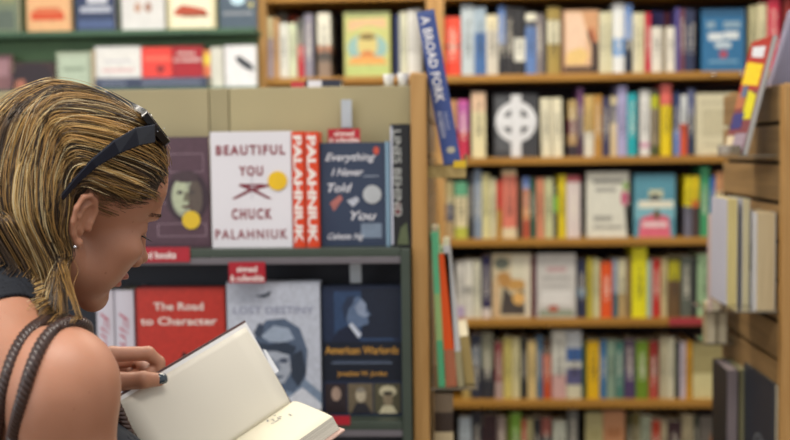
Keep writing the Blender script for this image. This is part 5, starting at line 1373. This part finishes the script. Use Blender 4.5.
pb_ = obj('page_block', bm, [PAPER2, edge_mat()], ob)
cb = [(-.006, -.0172), (EL + .013, -.0172), (EL + .014, -.0185), (EL + .013, -.0205), (-.008, -.0205)]
bm = bmesh.new(); A = [bm.verts.new(RP(a, -.002, b) - OBO) for a, b in cb]; Bv = [bm.verts.new(RP(a, BLEN + .001, b) - OBO) for a, b in cb]
for i in range(5): bm.faces.new((A[i], A[(i + 1) % 5], Bv[(i + 1) % 5], Bv[i]))
bm.faces.new(A[::-1]); bm.faces.new(Bv); obj('back_cover', bm, mat('c8a89c', .5, .06, 40), ob)
# spine
bm = bmesh.new(); sp = [(-.004, -.001), (-.010, -.008), (-.008, -.0205), (-.0055, -.0190), (-.0070, -.008), (-.002, -.002)]
A = [bm.verts.new(RP(a, -.0015, b) - OBO) for a, b in sp]; Bv = [bm.verts.new(RP(a, BLEN, b) - OBO) for a, b in sp]
for i in range(6): bm.faces.new((A[i], A[(i + 1) % 6], Bv[(i + 1) % 6], Bv[i]))
bm.faces.new(A[::-1]); bm.faces.new(Bv); obj('spine', bm, COVM, ob)
# faint ornament on the page
bm = bmesh.new()
for k in range(9):
    a, b = .012 + rng.uniform(0, .022), .026 + rng.uniform(0, .026); ang_ = rng.uniform(0, 3); l_ = rng.uniform(.002, .004)
    z0 = np.interp(a, [q[0] for q in prof[:7]], [q[1] for q in prof[:7]]) + .0006
    vs = []
    for dx_, dy_ in ((-1, -.3), (1, -.3), (1, .3), (-1, .3)):
        x_ = a + l_ * (dx_ * math.cos(ang_) - dy_ * math.sin(ang_)); y_ = b + l_ * (dx_ * math.sin(ang_) + dy_ * math.cos(ang_))
        vs.append(bm.verts.new(RP(x_, y_, np.interp(x_, [q[0] for q in prof[:7]], [q[1] for q in prof[:7]]) + .0004) - OBO))
    bm.faces.new(vs)
o = obj('printed_ornament', bm, mat('9c9a98', .6), pb_); o['kind'] = 'stuff'
# ------------------------------------------------------------------ light
w = bpy.data.worlds.new('World'); SC.world = w; w.use_nodes = True
bg = w.node_tree.nodes['Background']; bg.inputs[0].default_value = (1.0, 0.97, 0.93, 1); bg.inputs[1].default_value = 0.60
def area(name, loc, rot, sx, sy, power, color):
    l = bpy.data.lights.new(name, 'AREA'); l.shape = 'RECTANGLE'; l.size = sx; l.size_y = sy; l.energy = power; l.color = color
    o = bpy.data.objects.new(name, l); COL.objects.link(o); o.location = loc; o.rotation_euler = rot; return o
area('ceiling_lamp', (0.1, 2.7, 2.95), (0, 0, 0), 1.6, .3, 26, (1, .9, .74))
area('ceiling_lamp', (-1.1, 2.5, 2.95), (0, 0, 0), 1.6, .3, 20, (1, .92, .8))
area('ceiling_lamp', (-.2, .5, 2.95), (0, 0, 0), 1.6, .4, 30, (1, .93, .84))
area('shop_window', (-2.4, -1.2, 1.9), (RAD(75), 0, RAD(-58)), 2.2, 1.8, 26, (.86, .93, 1))
SC.view_settings.view_transform = 'Standard'; SC.view_settings.look = 'None'; SC.view_settings.gamma = 1.0
SC.view_settings.use_curve_mapping = False
SC.view_settings.exposure = 0.06
